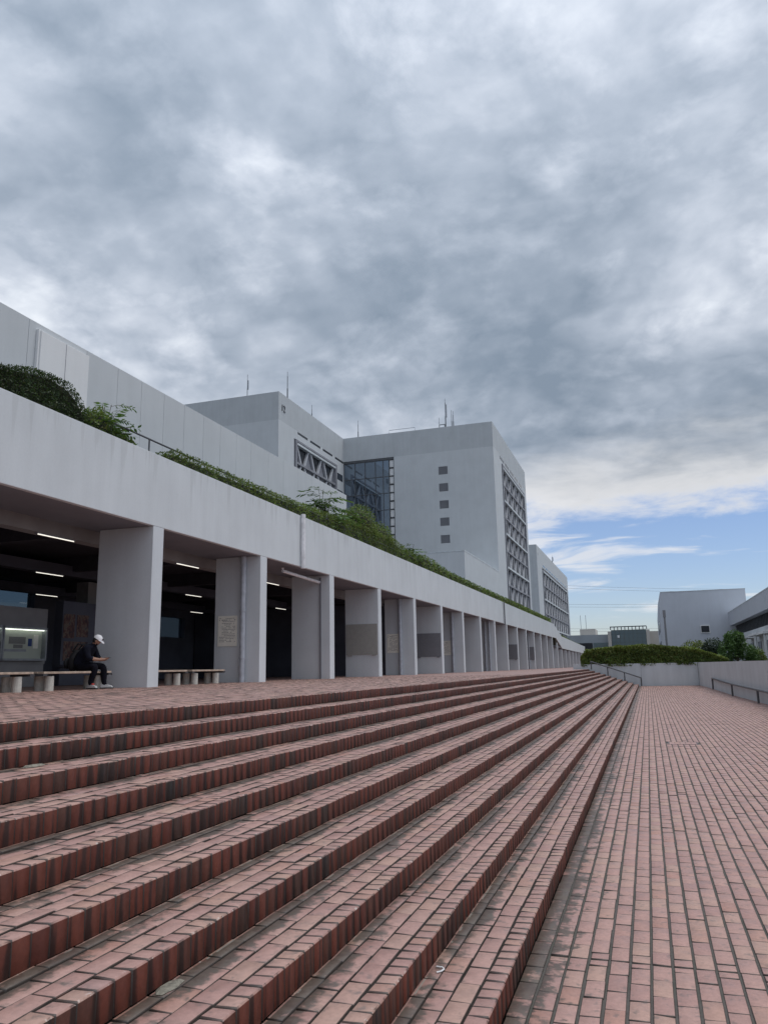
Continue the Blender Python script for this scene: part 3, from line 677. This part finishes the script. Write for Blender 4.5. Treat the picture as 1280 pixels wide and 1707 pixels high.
# ------------------------------------------------------------------ towers
PANE_LIB = {}
def truss(parent, x, y0, nb, bay, ztop, nrow, rowh, start=0):
    zb = ztop-nrow*rowh; y1 = y0+nb*bay; fw = max(.5, bay*.12)
    part(MB().box(x-.6,x-.5,y0-fw,y1+fw,zb,ztop+.3), 'recess_panel', M_recess, parent)
    part(MB().box(x-.5,x+.12,y0-fw,y0-.05,zb,ztop+.3).box(x-.5,x+.12,y1+.05,y1+fw,zb,ztop+.3).box(x-.5,x+.12,y0-fw,y1+fw,ztop+.301,ztop+.6), 'facade_frame', M_recess, parent)
    for r in range(nrow+1):
        z = ztop-r*rowh
        part(MB().box(x-.5,x+(.14 if r%2 == 0 else .02),y0,y1,z-rowh*.055,z+rowh*.055), 'beam', M_wall if r%2 == 0 else M_recess, parent)
    key = (bay, rowh)
    if key not in PANE_LIB:
        h = rowh*.88; a, b = .40*bay, .13*bay; bw = .042*bay
        libs = []
        for fl in (1, -1):
            pane = MB().prism_x([(-a,fl*h/2),(a,fl*h/2),(b,-fl*h/2),(-b,-fl*h/2)][::fl], -.46, -.43).mesh('window', M_pane)
            br = [MB().prism_x([(sg*a-bw,fl*h/2),(sg*a+bw,fl*h/2),(sg*b+bw,-fl*h/2),(sg*b-bw,-fl*h/2)], -.42, -.12).mesh('brace', M_brace) for sg in (-1,1)]
            libs.append((pane, br))
        PANE_LIB[key] = libs
    L0 = Vector(parent.location)
    for r in range(nrow):
        pane, br = PANE_LIB[key][(r+start)%2]
        for b_ in range(nb):
            loc = Vector((x, y0+(b_+.5)*bay, ztop-(r+.5)*rowh))-L0
            w = put('window', pane, parent, loc)
            for q in br: put('brace', q, parent, loc)
def slots(parent, x, spans, z0, z1):
    for a, e in spans: part(MB().box(x-.3,x+.006,a,e,z0,z1), 'slot_window', M_pane, parent)
# tower A (left)
A = thing('office_block', 'left pale office block bearing the number twelve, joined to the dark glass corner', 'building', (-50,100,0))
part(MB().box(-75,-46.6,93.6,130,0,39.9), 'core', M_tower, A)
part(MB().box(-75,-45.9,93,93.6,35.9,40).box(-46.6,-45.9,93.6,118.0,35.95,40), 'parapet_band', M_band, A)
part(MB().box(-75,-45.9,93,93.6,0,35.9), 'front_wall', M_tower, A)
part(MB().box(-46.6,-45.9,93.6,98.1,0,35.949).box(-46.6,-45.9,98.1,114.4,34.6,35.949).box(-46.6,-45.9,114.4,118,0,35.949).box(-46.6,-45.9,98.1,114.4,0,16), 'side_wall', M_tower, A)
truss(A, -45.9, 99.05, 3, 4.95, 34.0, 6, 2.8)
slots(A, -45.9, ((99.3,102.9),(103.8,107.7),(108.7,112.7),(113.8,117.5)), 35.55, 35.9)
for z in (32.3, 29.5, 26.7, 23.9): part(MB().box(-46.2,-45.892,114.75,117.2,z,z+1.15), 'window', M_pane, A)
cu = bpy.data.curves.new('number_sign', 'FONT'); cu.body = '12'; cu.size = 1.35; cu.extrude = .05; cu.align_x = 'CENTER'
cu.materials.append(M_rail); o = bpy.data.objects.new('number_sign', cu); COL.objects.link(o); bpy.context.view_layer.update()
me = bpy.data.meshes.new_from_object(o.evaluated_get(bpy.context.evaluated_depsgraph_get())); bpy.data.objects.remove(o); bpy.data.curves.remove(cu)
o = put('number_sign', me, A)
o.location = Vector((-45.85, 94.4, 37.45))-A.location; o.rotation_euler = (math.pi/2, 0, math.pi/2)
# tower B (right, with five small windows)
Bt = thing('office_block', 'tall pale office block with five small square windows and a trussed side', 'building', (-30,125,0))
part(MB().box(-45.9,-21.3,118.25,152.8,0,39.9), 'core', M_tower, Bt)
part(MB().box(-45.9,-20.5,117.6,118.24,35.9,40).box(-21.3,-20.5,118.24,152.8,36.0,40), 'parapet_band', M_band, Bt)
fw = MB().box(-37.0,-29.5,117.6,118.24,0,35.899).box(-28.0,-20.5,117.6,118.24,0,35.899)
wz = [33.4-2.8*i for i in range(9)]
fw.box(-29.5,-28,117.6,118.24,wz[0],35.899)
for i, z in enumerate(wz): fw.box(-29.5,-28,117.6,118.24,(wz[i+1] if i+1 < len(wz) else 0),z-1.32)
part(fw, 'front_wall', M_tower, Bt)
for z in wz:
    f = MB().box(-29.5,-28,117.72,117.80,z-1.32,z).mesh('window', M_recess)
    w = put('window', f, Bt, -Vector(Bt.location)); sl = MB()
    for k in range(8): sl.box(-29.42,-28.08,117.66,117.715,z-1.25+k*.15,z-1.25+k*.15+.09)
    o = sl.obj('louvre', M_boardB, w, kind='stuff')
part(MB().box(-21.3,-20.5,118.24,124.9,0,35.999).box(-21.3,-20.5,124.9,150.5,34.9,35.999).box(-21.3,-20.5,150.5,152.8,0,35.999).box(-21.3,-20.5,124.9,150.5,0,8), 'side_wall', M_tower, Bt)
truss(Bt, -20.5, 125.7, 5, 4.76, 34.3, 9, 2.8)
slots(Bt, -20.5, ((123.4,127.6),(128.4,132.6),(133.4,137.6),(138.4,142.6),(143.4,147.2)), 35.35, 35.9)
# glass corner: panes and mullions
xs_ = [-45.85,-43.9,-42.1,-40.3,-38.95,-37.9]; zs_ = [35.5-2.8*i for i in range(12)]
for i in range(5):
    for j in range(11): put('glass_pane', MB().box(xs_[i]+.05,xs_[i+1]-.05,117.80,117.84,zs_[j+1]+.05,zs_[j]-.05).mesh('glass_pane', M_glass), Bt, -Vector(Bt.location), rot=(0,0,0))
fr = MB()
for x in xs_+[-37.08]: fr.box(x-.05,x+.05,117.70,117.86,4,35.85)
for z in zs_: fr.box(-45.85,-37.0,117.72,117.85,z-.05,z+.05)
for z in zs_: fr.box(-37.9,-37.05,117.71,117.855,z-1.45,z-1.33)
fr.box(-45.9,-37.0,117.66,118.0,35.55,35.898)
part(fr, 'mullion_frame', M_rail, Bt)
for j in range(11): put('white_pane', MB().box(-37.80,-37.14,117.8,117.84,zs_[j+1]+.12,zs_[j+1]+1.25).box(-37.80,-37.14,117.8,117.84,zs_[j+1]+1.55,zs_[j]-.12).mesh('white_pane', M_white), Bt, -Vector(Bt.location))
part(MB().tube([(-38,118.5,40),(-38,118.5,40.8),(-33.5,118.5,40.8),(-33.5,118.5,40)], .05, 6), 'roof_rail', M_metal, Bt)
# low block in front of B
lb = thing('low_annex', 'low plain pale annex block at the foot of the tower with five windows', 'building', (-23,100,0))
part(MB().box(-25.2,-20.5,93.5,117.58,0,15.8), 'wall', M_tower, lb, bevel=.03); part(MB().box(-25.22,-20.48,93.48,117.59,15.801,15.95), 'coping', M_wall, lb)
# tower C
C_ = thing('office_block', 'farthest pale office block beyond the trussed tower, against the blue sky', 'building', (-36,260,0))
part(MB().box(-48,-32.6,253.2,357,0,40.2), 'core', M_tower, C_)
part(MB().box(-48,-31.5,252.4,253.2,0,40.5), 'front_wall', M_band, C_)
part(MB().box(-32.6,-31.5,253.2,265,0,40.5).box(-32.6,-31.5,265,352.5,34.4,40.5).box(-32.6,-31.5,352.5,357,0,40.5).box(-32.6,-31.5,265,352.5,0,5), 'side_wall', M_tower, C_)
truss(C_, -31.5, 267.5, 10, 8.3, 33.3, 6, 4.75)
slots(C_, -31.5, tuple((267+8.3*i, 273.5+8.3*i) for i in range(10)), 34.9, 35.5)
part(MB().box(-32,-31.46,255.4,255.9,37.3,38.2), 'vent', M_boardB, C_)
# antennas
def antenna(x, y, z, h, label, r=.07, head=False, arm=False):
    t_ = thing('antenna', label, 'antenna', (x,y,z), 0, 'antennas on the tower roofs')
    MB().tube([(0,0,0),(0,0,h*.45),(0,0,h*.46),(0,0,h)], [r,r,r*.6,r*.6], 8).obj('mast', M_rail, t_)
    if head: MB().tube([(.12,0,h*.4),(.12,0,h*.92)], r*1.7, 8).obj('panel', M_metal, t_)
    MB().tube([(0,0,h),(0,0,h+.7)], .03, 5).obj('rod', M_rail, t_)
    if arm: MB().bar((0,0,h*.5),(.9,0,h*.5),.1,.1).tube([(.9,0,0),(.9,0,h*.55)], .07, 6).obj('bracket', M_rail, t_)
antenna(-51, 93.3, 40, 2.6, 'antenna on the left part of the left block roof', .05, True)
antenna(-46.1, 96.2, 40, 3.4, 'dark antenna at the near corner of the left block, above its number', .09)
antenna(-46.1, 104.9, 40, 1.2, 'short antenna midway along the side roof of the left block')
antenna(-43.3, 117.9, 40, 2.3, 'lone antenna by the inner corner where two blocks meet', .08)
antenna(-28.1, 117.9, 40, 4.2, 'tallest thick antenna on the roof above the five windows', .09, True)
antenna(-29.2, 118, 40, 1.1, 'shortest antenna with a side bracket left of the tallest one', .06, False, True)
antenna(-27.1, 117.9, 40, 2.1, 'left one of the twin antennas near the tower corner', .07)
antenna(-26.82, 117.9, 40, 1.9, 'right one of the twin antennas near the tower corner', .08)
antenna(-32, 304, 40.5, 2.6, 'antenna on the roof of the farthest office block', .15, True)

# ------------------------------------------------------------------ end wall, right wall, rails, planting behind
ew = thing('planter_wall', 'long low pale concrete wall closing the end of the plaza under the hedge', 'wall', (0,62.4,0))
part(MB().box(-5.5,-.55,62.4,62.75,-.3,1.66), 'wall_section', M_concrete, ew, bevel=.015); part(MB().box(-.54,3.45,62.4,62.75,-.3,1.66), 'wall_section', M_concrete, ew, bevel=.015)
rw = thing('side_wall', 'pale concrete wall running along the right side of the plaza', 'wall', (4,40,0))
pl = [(3.46,62.4),(3.62,58.5),(3.75,53.5),(3.9,43),(4.24,33.7),(4.35,20),(4.5,0),(4.55,-8)]
for (xa,ya),(xb,yb) in zip(pl[:-1], pl[1:]):
    part(MB().poly([(xa,ya,-.3),(xb,yb,-.3),(xb+.35,yb,-.3),(xa+.35,ya,-.3),(xa,ya,1.66),(xb,yb,1.66),(xb+.35,yb,1.66),(xa+.35,ya,1.66)], [(0,1,2,3),(7,6,5,4),(0,4,5,1),(1,5,6,2),(2,6,7,3),(3,7,4,0)]), 'wall_section', M_concrete, rw)
MB().box(-5.4,60,62.76,170,-.34,1.45).box(4.95,60,-8,62.75,-.34,1.45).obj('planting_bed', M_soil, kind='structure')
hr = thing('handrail', 'dark metal handrail descending the far end of the stairs', 'handrail', (0,61.75,0), 0, 'handrails by the plaza')
MB().tube([(-4.15,0,1.88),(-.54,0,.60)], .045, 8).obj('rail', M_rail, hr)
for x, zb in ((-4.1,1.3),(-2.92,.78),(-1.73,.39),(-.58,0.0)): MB().tube([(x,0,zb-.02),(x,0,1.88+(x+4.15)*(.60-1.88)/3.61)], .042, 8).obj('post', M_rail, hr)
h2 = thing('handrail', 'metal handrail fixed along the right wall of the plaza', 'handrail', (0,0,0), 0, 'handrails by the plaza')
MB().tube([(3.70,53.2,.66),(3.78,42.0,.57),(4.02,34.5,.52),(4.16,24,.5)], .045, 8).obj('rail', M_rail, h2)
for x, y, z in ((3.70,53.1,.66),(3.78,42.0,.57),(4.02,34.5,.52),(4.14,25,.5)): MB().tube([(x,y,-.02),(x,y,z)], .045, 8).obj('post', M_rail, h2)
# hedge over the end wall (runs along x)
xz = [(-4.9,2.2),(-4.5,2.65),(-3.8,2.86),(-2,2.98),(0,3.0),(1.5,2.92),(3.5,2.66),(4.6,2.25),(5.6,1.85)]
def hedge_x(n, xz, y0, y1, zb, seed, droop=.0):
    X = np.array([a for a,_ in xz]); Z = np.array([b for _,b in xz]); x = rng.uniform(X[0], X[-1], n); zt = np.interp(x, X, Z)
    P = np.stack([x, rng.uniform(y0,y1,n), zb+(zt-zb)*rng.random(n)],1); s = rng.random(n); fr_ = s < .6; tp = s >= .6
    P[fr_,1] = y0+rng.random(fr_.sum())**2*.25; P[tp,2] = zt[tp]-rng.random(tp.sum())**2*.2
    L = lump(P, .10, 1.5, seed)+lump(P, .07, 4.5, seed+2); P[:,1] -= np.where(fr_, L, 0); P[:,2] += np.where(tp, L, 0); return P
P = hedge_x(21000, xz, 62.35, 64.6, 1.5, 1)
top_ = P[:,2] > np.interp(P[:,0], [a for a,_ in xz], [b for _,b in xz])-.28
h = put('hedge', np_mesh('hedge', *leaf_quads(P[~top_], .15), L_hedge)); tag(h, 'thick wide green hedge spilling over the far end wall', 'hedge')
V_, F_ = leaf_quads(P[top_], .15); put('top_growth', np_mesh('top_growth', V_, F_, L_light), h)
mb = MB()
for (xa,za),(xb,zb2) in zip(xz[:-1], xz[1:]): mb.prism_y([(xa,1.46),(xb,1.46),(xb,zb2-.22),(xa,za-.22)], 62.77, 64.4)
mb.obj('dark_core', M_core, h)  # added dark filling behind the leaf shell
# bushes and trees behind the wall
def tree(label, cs, n, size, mat, name='tree', cat='tree'):
    c = np.array(cs); x, y = c[:,0].mean(), c[:,1].mean(); zb = 1.44
    st = [([(x,y,zb),(x+.05,y,(zb+c[:,2].max())/2),(x,y,c[:,2].max())], [.12,.09,.03])]
    for q in cs: st.append(([(x,y,zb+.5),(q[0],q[1],q[2])], [.05,.02]))
    t_ = thing(name, label, cat, (x,y,zb), 0, 'trees behind the end wall')
    V, F = leaf_quads(ellipsoids(cs, n, .35), size); put('crown', np_mesh('crown', V-np.array([x,y,zb]), F, mat), t_)
    mb = MB()
    for pts, rr in st: mb.tube([(p[0]-x,p[1]-y,p[2]-zb) for p in pts], rr, 6)
    mb.obj('trunk', M_stem, t_); return t_
tree('low yellowish bush behind the hedge, left of the round bush', [(3.4,68,2.5,.9,.8,.95),(2.7,68,2.2,.8,.7,.7),(4.1,68.4,2.6,.7,.7,.85)], 2600, .15, L_light, 'bush', 'bush')
tree('round dark bluish bush between the yellowish bush and the large tree', [(5.0,67.5,2.75,.85,.8,.85),(4.6,67.5,2.5,.6,.6,.6),(5.3,67.2,2.3,.6,.6,.6)], 4200, .13, L_blue, 'bush', 'bush')
tree('large bushy green tree in front of the right hand building', [(6.5,66.5,3.1,.85,.8,1.0),(6.1,66.5,2.5,.9,.9,.9),(7.3,66.5,2.3,.8,.8,.75),(6.8,66.3,3.5,.45,.45,.5),(6.1,66.5,3.4,.35,.4,.55),(7.7,66.4,1.9,.6,.6,.5),(5.6,66.2,1.9,.7,.6,.5)], 8200, .15, L_wild)
tree('lower bush at the right foot of the large tree', [(8.1,67.5,2.0,.7,.7,.75),(8.5,67.2,1.7,.4,.5,.4)], 1800, .14, L_hedge, 'bush', 'bush')
po = thing('lamp_post', 'slim grey post standing behind the hedge before the windowed hall', 'post', (1.52,65.2,1.44))
MB().tube([(0,0,0),(0,0,1.0),(0,0,4.0)], [.12,.085,.07], 10).obj('pole', M_boardB, po); MB().box(-.11,.11,-.09,.09,3.75,4.3).obj('lamp_head', M_boardB, po)

# ------------------------------------------------------------------ hall and buildings beyond
hb = thing('hall_building', 'plain pale windowless looking hall with one small dark window', 'building', (10,155,0))
part(MB().prism_y([(2.75,0),(17.3,0),(17.3,14.3),(3.1,14.3),(2.75,11)][::1], 150, 185), 'wall', M_hallwall, hb)
part(MB().box(9.35,10.95,149.9,149.99,6.78,8.2), 'window_frame', M_white, hb); part(MB().box(9.5,10.8,149.85,149.94,6.95,8.05), 'window', M_pane, hb)
for y, z in ((158,7.5),(170,7.5),(158,3.8),(170,3.8)): part(MB().box(2.7,2.8,y,y+6,z,z+2), 'window', M_pane, hb)
part(MB().box(3.1,17.35,149.95,184.9,14.301,14.42), 'coping', M_band, hb)
rb = thing('right_building', 'long pale building with a deep window band under an overhanging upper wall', 'building', (20,110,0))
part(MB().box(14.06,30,48,149.4,7.82,10.06), 'upper_wall', M_hallwall, rb); part(MB().box(15.1,30,48,149.4,5.95,7.81), 'window_band', M_pane, rb); part(MB().box(14.06,30,48,149.4,-.3,5.94), 'lower_wall', M_tower, rb)
part(MB().box(14.03,30,48,149.4,10.061,10.2), 'coping', M_wall, rb); part(MB().box(14.95,15.09,48,149.4,5.95,6.05), 'sill', M_metal, rb)
for k in range(66): part(MB().box(14.96,15.09,49+1.5*k,49.18+1.5*k,6.051,7.8), 'mullion', M_rail, rb)
for k in range(11): part(MB().box(14.0,14.07,55+8*k,58+8*k,2.2,4.2), 'window', M_pane, rb)
part(MB().box(18,19,80,100,10.06,10.7), 'roof_unit', M_metal, rb)
cn = thing('canopy', 'white flat canopy on slim posts beside the right hand building', 'canopy', (13,100,0))
for i, y in enumerate((81,89.5,98,106.5,115)): part(MB().box(12.7,14.0,y,y+6.1,4.77+.07*(i%2),5.02+.07*(i%2)), 'roof_slab', M_white, cn)
for y in (81.4,89.9,98.4,106.9,115.4): part(MB().box(12.75,12.95,y,y+.2,-.3,4.77), 'post', M_white, cn)
# distant row (about 200 m away)
s_ = 200/150
gb = thing('glass_building', 'far blue green glass fronted block with a dark roof screen', 'building', (-4,200,0))
part(MB().box(-8.0,.2,200.3,215,0,9.9), 'core', M_bluegl, gb)
for i in range(8):
    for j in range(4): part(MB().box(-7.95+i*1.02,-7.0+i*1.02,200.0,200.2,5.9+j*1.0,6.84+j*1.0), 'glass_pane', M_bluegl, gb)
part(MB().box(-6.55,-6.05,199.9,199.99,8.0,8.6), 'sign_panel', M_white, gb)
part(MB().box(-8.2,.35,199.6,200.6,10.55,10.75), 'roof_screen', M_rail, gb)
for i in range(11): part(MB().box(-8.15+i*.84,-7.95+i*.84,199.7,200.0,9.9,10.55), 'screen_post', M_rail, gb)
for i in range(10): part(MB().box(-5.6+i*.6,-5.35+i*.6,199.2,199.5,5.2,5.85), 'louvre', M_white, gb)
part(MB().box(-8.8,-8.02,199.8,214,0,9.6), 'side_wall', M_beige_b, gb); part(MB().box(.22,1.0,199.8,214,0,9.8), 'side_wall', M_beige_b, gb)
gy = thing('grey_building', 'far low grey flat roofed building left of the glass block', 'building', (-14,205,0))
part(MB().box(-19,-8.82,203,220,0,9.0), 'wall', M_grey_b, gy); part(MB().box(-15.8,-12.0,205,215,9.0,10.55), 'roof_hut', M_beige_b, gy)
part(MB().box(-12.5,-9.0,202.9,203.02,4.8,7.0), 'window', M_bluegl, gy); part(MB().box(-16,-12.8,202.9,203.02,4.8,7.0), 'window', M_pane, gy)
for x in (-15.6,-14.3): part(MB().tube([(x,207,10.5),(x,207,14.2)], .06, 5), 'mast', M_metal, gy)
bb = thing('beige_building', 'far beige building between the glass block and the plain hall', 'building', (3,205,0))
part(MB().box(1.02,7,202,220,0,9.4), 'wall', M_beige_b, bb)
# power lines
def wire(z0, z1, sag, y, k, w):
    pts = []
    for i in range(25):
        u = i/24; x = -70+u*110; pts.append((x, y+u*30, z0+(z1-z0)*u-4*sag*u*(1-u)))
    o = MB().tube(pts, .045, 4, False).obj('power_line', M_rail)
    tag(o, w+' cable of the '+('upper','middle','lower')[k]+' pair of thin power lines crossing the blue sky', 'cable', 'power lines in the distance')
for k, (z, dz_) in enumerate(((43.0,-6.5),(32.5,-2.5),(20.5,-2.0))):
    wire(z, z+dz_, .9, 380, k, 'upper'); wire(z-1.1, z+dz_-1.2, 1.0, 381, k, 'lower')
# trees seen through the hall opening
tree('leafy tree outside the high opening at the back of the hall', [(-29,24,5.2,1.6,1.6,1.2),(-28.4,26.2,4.7,1.0,1.2,.9)], 900, .22, L_wild)

# ------------------------------------------------------------------ small things on the steps
M_mpatch = plain('old_mortar', (.20,.185,.15), .9, var=.4, sc=40)
def shard(label, x, y, z, s):
    r = random.Random(int(x*100)); mb = MB(); pts = []
    n = 7
    for i in range(n):
        a = 6.283*i/n; pts.append((math.cos(a)*s*r.uniform(.3,.5), math.sin(a)*s*r.uniform(.8,1.5), 0))
    top = [(p[0]*.6, p[1]*.7, .009*r.uniform(.5,1.5)) for p in pts]
    mb.poly(pts+top+[(0,0,.011)], [(i,(i+1)%n,n+(i+1)%n,n+i) for i in range(n)]+[(n+i,n+(i+1)%n,2*n) for i in range(n)])
    o = mb.obj('mortar_patch', M_mpatch); o.location = (x,y,z); tag(o, label, 'mortar patch', 'broken mortar pieces on the steps')
shard('pale broken mortar lying on the second step from the top, left', -3.84, 4.25, RH*8+.001, .085)
shard('pale mortar smear at the riser foot near the bottom left', -1.915, 2.95, RH*3+.001, .08)
m = MB().tube([(.0,0,.004),(.02,.015,.006),(.028,.045,.006),(.012,.07,.005),(-.02,.075,.004)], .004, 6)
o = m.obj('string_scrap', M_white); o.location = (-1.12,4.08,RH+.001); tag(o, 'curled white scrap of string on the lowest tread', 'litter')

# ------------------------------------------------------------------ person
def person():
    px, py = -12.06, 14.56
    root = thing('person', 'person in dark clothes and white cap bent over a phone on the bench', 'person', (px,py,ZT), math.radians(14))
    J = {}; E_ = []; Rr = []
    verts = []
    def v(name, p, r): J[name] = len(verts); verts.append(p); Rr.append(r); return name
    def e(a, b): E_.append((J[a], J[b]))
    v('pel',(0,0,.50),.145); v('wai',(.05,0,.66),.178); v('che',(.20,0,.83),.18); v('nek0',(.305,0,.945),.08); v('nek',(.345,0,.99),.055); v('hd0',(.385,0,1.045),.078); v('hd1',(.405,0,1.11),.085); v('nose',(.495,0,1.035),.014); v('chin',(.445,0,.99),.035)
    for a,b in (('pel','wai'),('wai','che'),('che','nek0'),('nek0','nek'),('nek','hd0'),('hd0','hd1'),('hd0','nose'),('hd0','chin')): e(a,b)
    for s, sg in (('r',-1),('l',1)):
        v('sh'+s,(.235,sg*.19,.88),.09); v('el'+s,(.33,sg*.25,.655),.068); v('wr'+s,(.52,sg*.085,.635),.030); v('pa'+s,(.60,sg*.045,.64),.034)
        e('che','sh'+s); e('sh'+s,'el'+s); e('el'+s,'wr'+s); e('wr'+s,'pa'+s)
        for k in range(4):
            yy = sg*(.045-.022*k+.012); L = (.06,.07,.066,.052)[k]
            v('f%d'%k+s,(.635,yy*.9,.655-.004*k),.0095); v('g%d'%k+s,(.635+L*.6,yy*.6,.668),.0085); v('h%d'%k+s,(.63+L*.7,yy*.2+sg*.012,.685),.0075)
            e('pa'+s,'f%d'%k+s); e('f%d'%k+s,'g%d'%k+s); e('g%d'%k+s,'h%d'%k+s)
        v('t0'+s,(.585,sg*.02,.665),.012); v('t1'+s,(.62,sg*.01,.69),.009); e('pa'+s,'t0'+s); e('t0'+s,'t1'+s)
        hx, kx, ax = (.03, .47, .36) if s == 'r' else (.03, .52, .55); ky, ay = (.17, .17) if s == 'r' else (.12, .10)
        v('hp'+s,(hx,sg*.095,.49),.105); v('kn'+s,(kx,sg*ky,.50),.088); v('an'+s,(ax,sg*ay,.12),.06); v('he'+s,(ax+.05,sg*ay,.06),.04)
        e('pel','hp'+s); e('hp'+s,'kn'+s); e('kn'+s,'an'+s); e('an'+s,'he'+s)
    me = bpy.data.meshes.new('body'); me.from_pydata(verts, E_, [])
    tmp = bpy.data.objects.new('body_tmp', me); COL.objects.link(tmp)
    sk = tmp.modifiers.new('skin', 'SKIN'); sk.use_smooth_shade = True
    layer = me.skin_vertices[0].data if me.skin_vertices else None
    if layer is None:
        bpy.context.view_layer.objects.active = tmp; bpy.ops.mesh.customdata_skin_add(); layer = me.skin_vertices[0].data
    for i, r in enumerate(Rr): layer[i].radius = (r, r); layer[i].use_root = (i == 0)
    sb = tmp.modifiers.new('sub', 'SUBSURF'); sb.levels = 2; sb.render_levels = 2
    dg = bpy.context.evaluated_depsgraph_get(); bm_ = bpy.data.meshes.new_from_object(tmp.evaluated_get(dg)); bpy.data.objects.remove(tmp)
    skin = plain('skin', (.33,.18,.125), .5, var=.06); jac = plain('navy_jacket', (.006,.007,.015), .95, .2, var=.3, sc=8); tro = plain('dark_trousers', (.006,.006,.011), .95, .15, var=.3, sc=8)
    bm_.materials.clear()
    for q in (skin, jac, tro): bm_.materials.append(q)
    for p in bm_.polygons:
        c = p.center; arm = abs(c.y) > .0 and c.x > .42 and c.z > .585
        p.material_index = 0 if (c.z > .985 and c.x > .31 or arm) else (2 if c.z < .60 and not (c.x < .12 and c.z > .55) else 1); p.use_smooth = True
    bm_.name = 'body'; put('body', bm_, root)
    white = plain('cap_white', (.80,.80,.82), .7, var=.04); black = plain('hair_black', (.012,.011,.011), .6); red = plain('shoe_red', (.55,.07,.06), .6); wsh = plain('shoe_white', (.42,.43,.43), .6)
    cap = MB(); n = 16
    for i in range(6):                                # crown of the cap tilted forward with the head
        th = math.pi/2*i/5
        for k in range(n):
            w = 6.283*k/n; cap.v.append((.098*math.sin(th)*math.cos(w)*1.08, .088*math.sin(th)*math.sin(w), .098*math.cos(th)))
    for i in range(5):
        for k in range(n): cap.f.append((i*n+k,(i+1)*n+k,(i+1)*n+(k+1)%n,i*n+(k+1)%n))
    brim = [( .06,-.082,0),(.12,-.072,.002),(.165,-.04,-.012),(.18,0,-.014),(.165,.04,-.012),(.12,.072,.002),(.06,.082,0)]
    cap.poly(brim+[(x,y,z-.008) for x,y,z in brim], [tuple(range(7)), tuple(range(13,6,-1))]+[(i,i+7,i+8,i+1) for i in range(6)])
    c = cap.obj('cap', white, root, smooth=True); c.location = (.41,0,1.095); c.rotation_euler = (0, math.radians(32), 0)
    e_ = MB().box(.098,.104,-.018,.018,.03,.062).obj('cap_emblem', black, c)
    hs = MB().ball((.362,0,1.06), .07,.084,.075, 12, 8).obj('hair', black, root)
    for sg in (-1,1): MB().ball((.468,sg*.032,1.055), .009,.012,.008, 8, 6).obj('eye', black, root)
    for sg in (-1,1): MB().ball((.40,sg*.083,1.045), .018,.012,.03, 8, 6).obj('ear', skin, root)
    for sg, ax, ay, rz in ((-1,.36,.17,-.35),(1,.55,.10,.25)):
        sh_ = MB().poly([(-.09,-.04,0),(.07,-.048,0),(.17,-.035,0),(.19,0,0),(.17,.035,0),(.07,.048,0),(-.09,.04,0)]+[(-.088,-.035,.085),(.06,-.04,.075),(.15,-.03,.045),(.17,0,.04),(.15,.03,.045),(.06,.04,.075),(-.088,.035,.085)],
                        [tuple(range(6,-1,-1)), tuple(range(7,14))]+[(i,(i+1)%7,7+(i+1)%7,7+i) for i in range(7)]).obj('shoe', wsh, root, bevel=.012)
        sh_.location = (ax+.02, sg*ay, .022); sh_.rotation_euler = (0,0,rz)
        MB().poly([(-.095,-.046,-.022),(.08,-.052,-.022),(.18,-.038,-.022),(.2,0,-.022),(.18,.038,-.022),(.08,.052,-.022),(-.095,.046,-.022)]+[(-.095,-.046,.0),(.08,-.052,.0),(.18,-.038,.0),(.2,0,.0),(.18,.038,.0),(.08,.052,.0),(-.095,.046,.0)],
                        [tuple(range(6,-1,-1)), tuple(range(7,14))]+[(i,(i+1)%7,7+(i+1)%7,7+i) for i in range(7)]).obj('sole', black, sh_)
        if sg < 0: MB().box(-.02,.07,-.028,.028,.07,.105).obj('tongue', red, sh_)
    Mx = Matrix.Translation((px,py,ZT)) @ Matrix.Rotation(math.radians(14), 4, 'Z')
    ph = thing('phone', 'dark phone held in both hands by the seated person', 'phone', Mx @ Vector((.655,0,.672)), math.radians(14))
    MB().box(-.055,.06,-.036,.036,.0,.009).obj('case', M_black, ph, bevel=.003); MB().box(-.05,.055,-.032,.032,.0092,.0100).obj('screen', M_glass, ph)
    bp = thing('backpack', 'bulky black backpack on the back of the seated person', 'backpack', Mx @ Vector((-.19,0,.40)), math.radians(14))
    blk = plain('backpack_cloth', (.010,.010,.013), .85, var=.3, sc=10)
    b = MB().ball((0.03,0,.24), .13,.17,.25, 14, 10).obj('sack', blk, bp, smooth=True); b.rotation_euler = (0, math.radians(14), 0)
    MB().ball((-.09,0,.17), .06,.12,.12, 10, 8).obj('pocket', blk, bp, smooth=True)
    for sg in (-1,1): MB().tube([(.07,sg*.1,.42),(.2,sg*.12,.60),(.37,sg*.12,.56),(.36,sg*.15,.38)], .018, 6).obj('strap', blk, bp)
person()
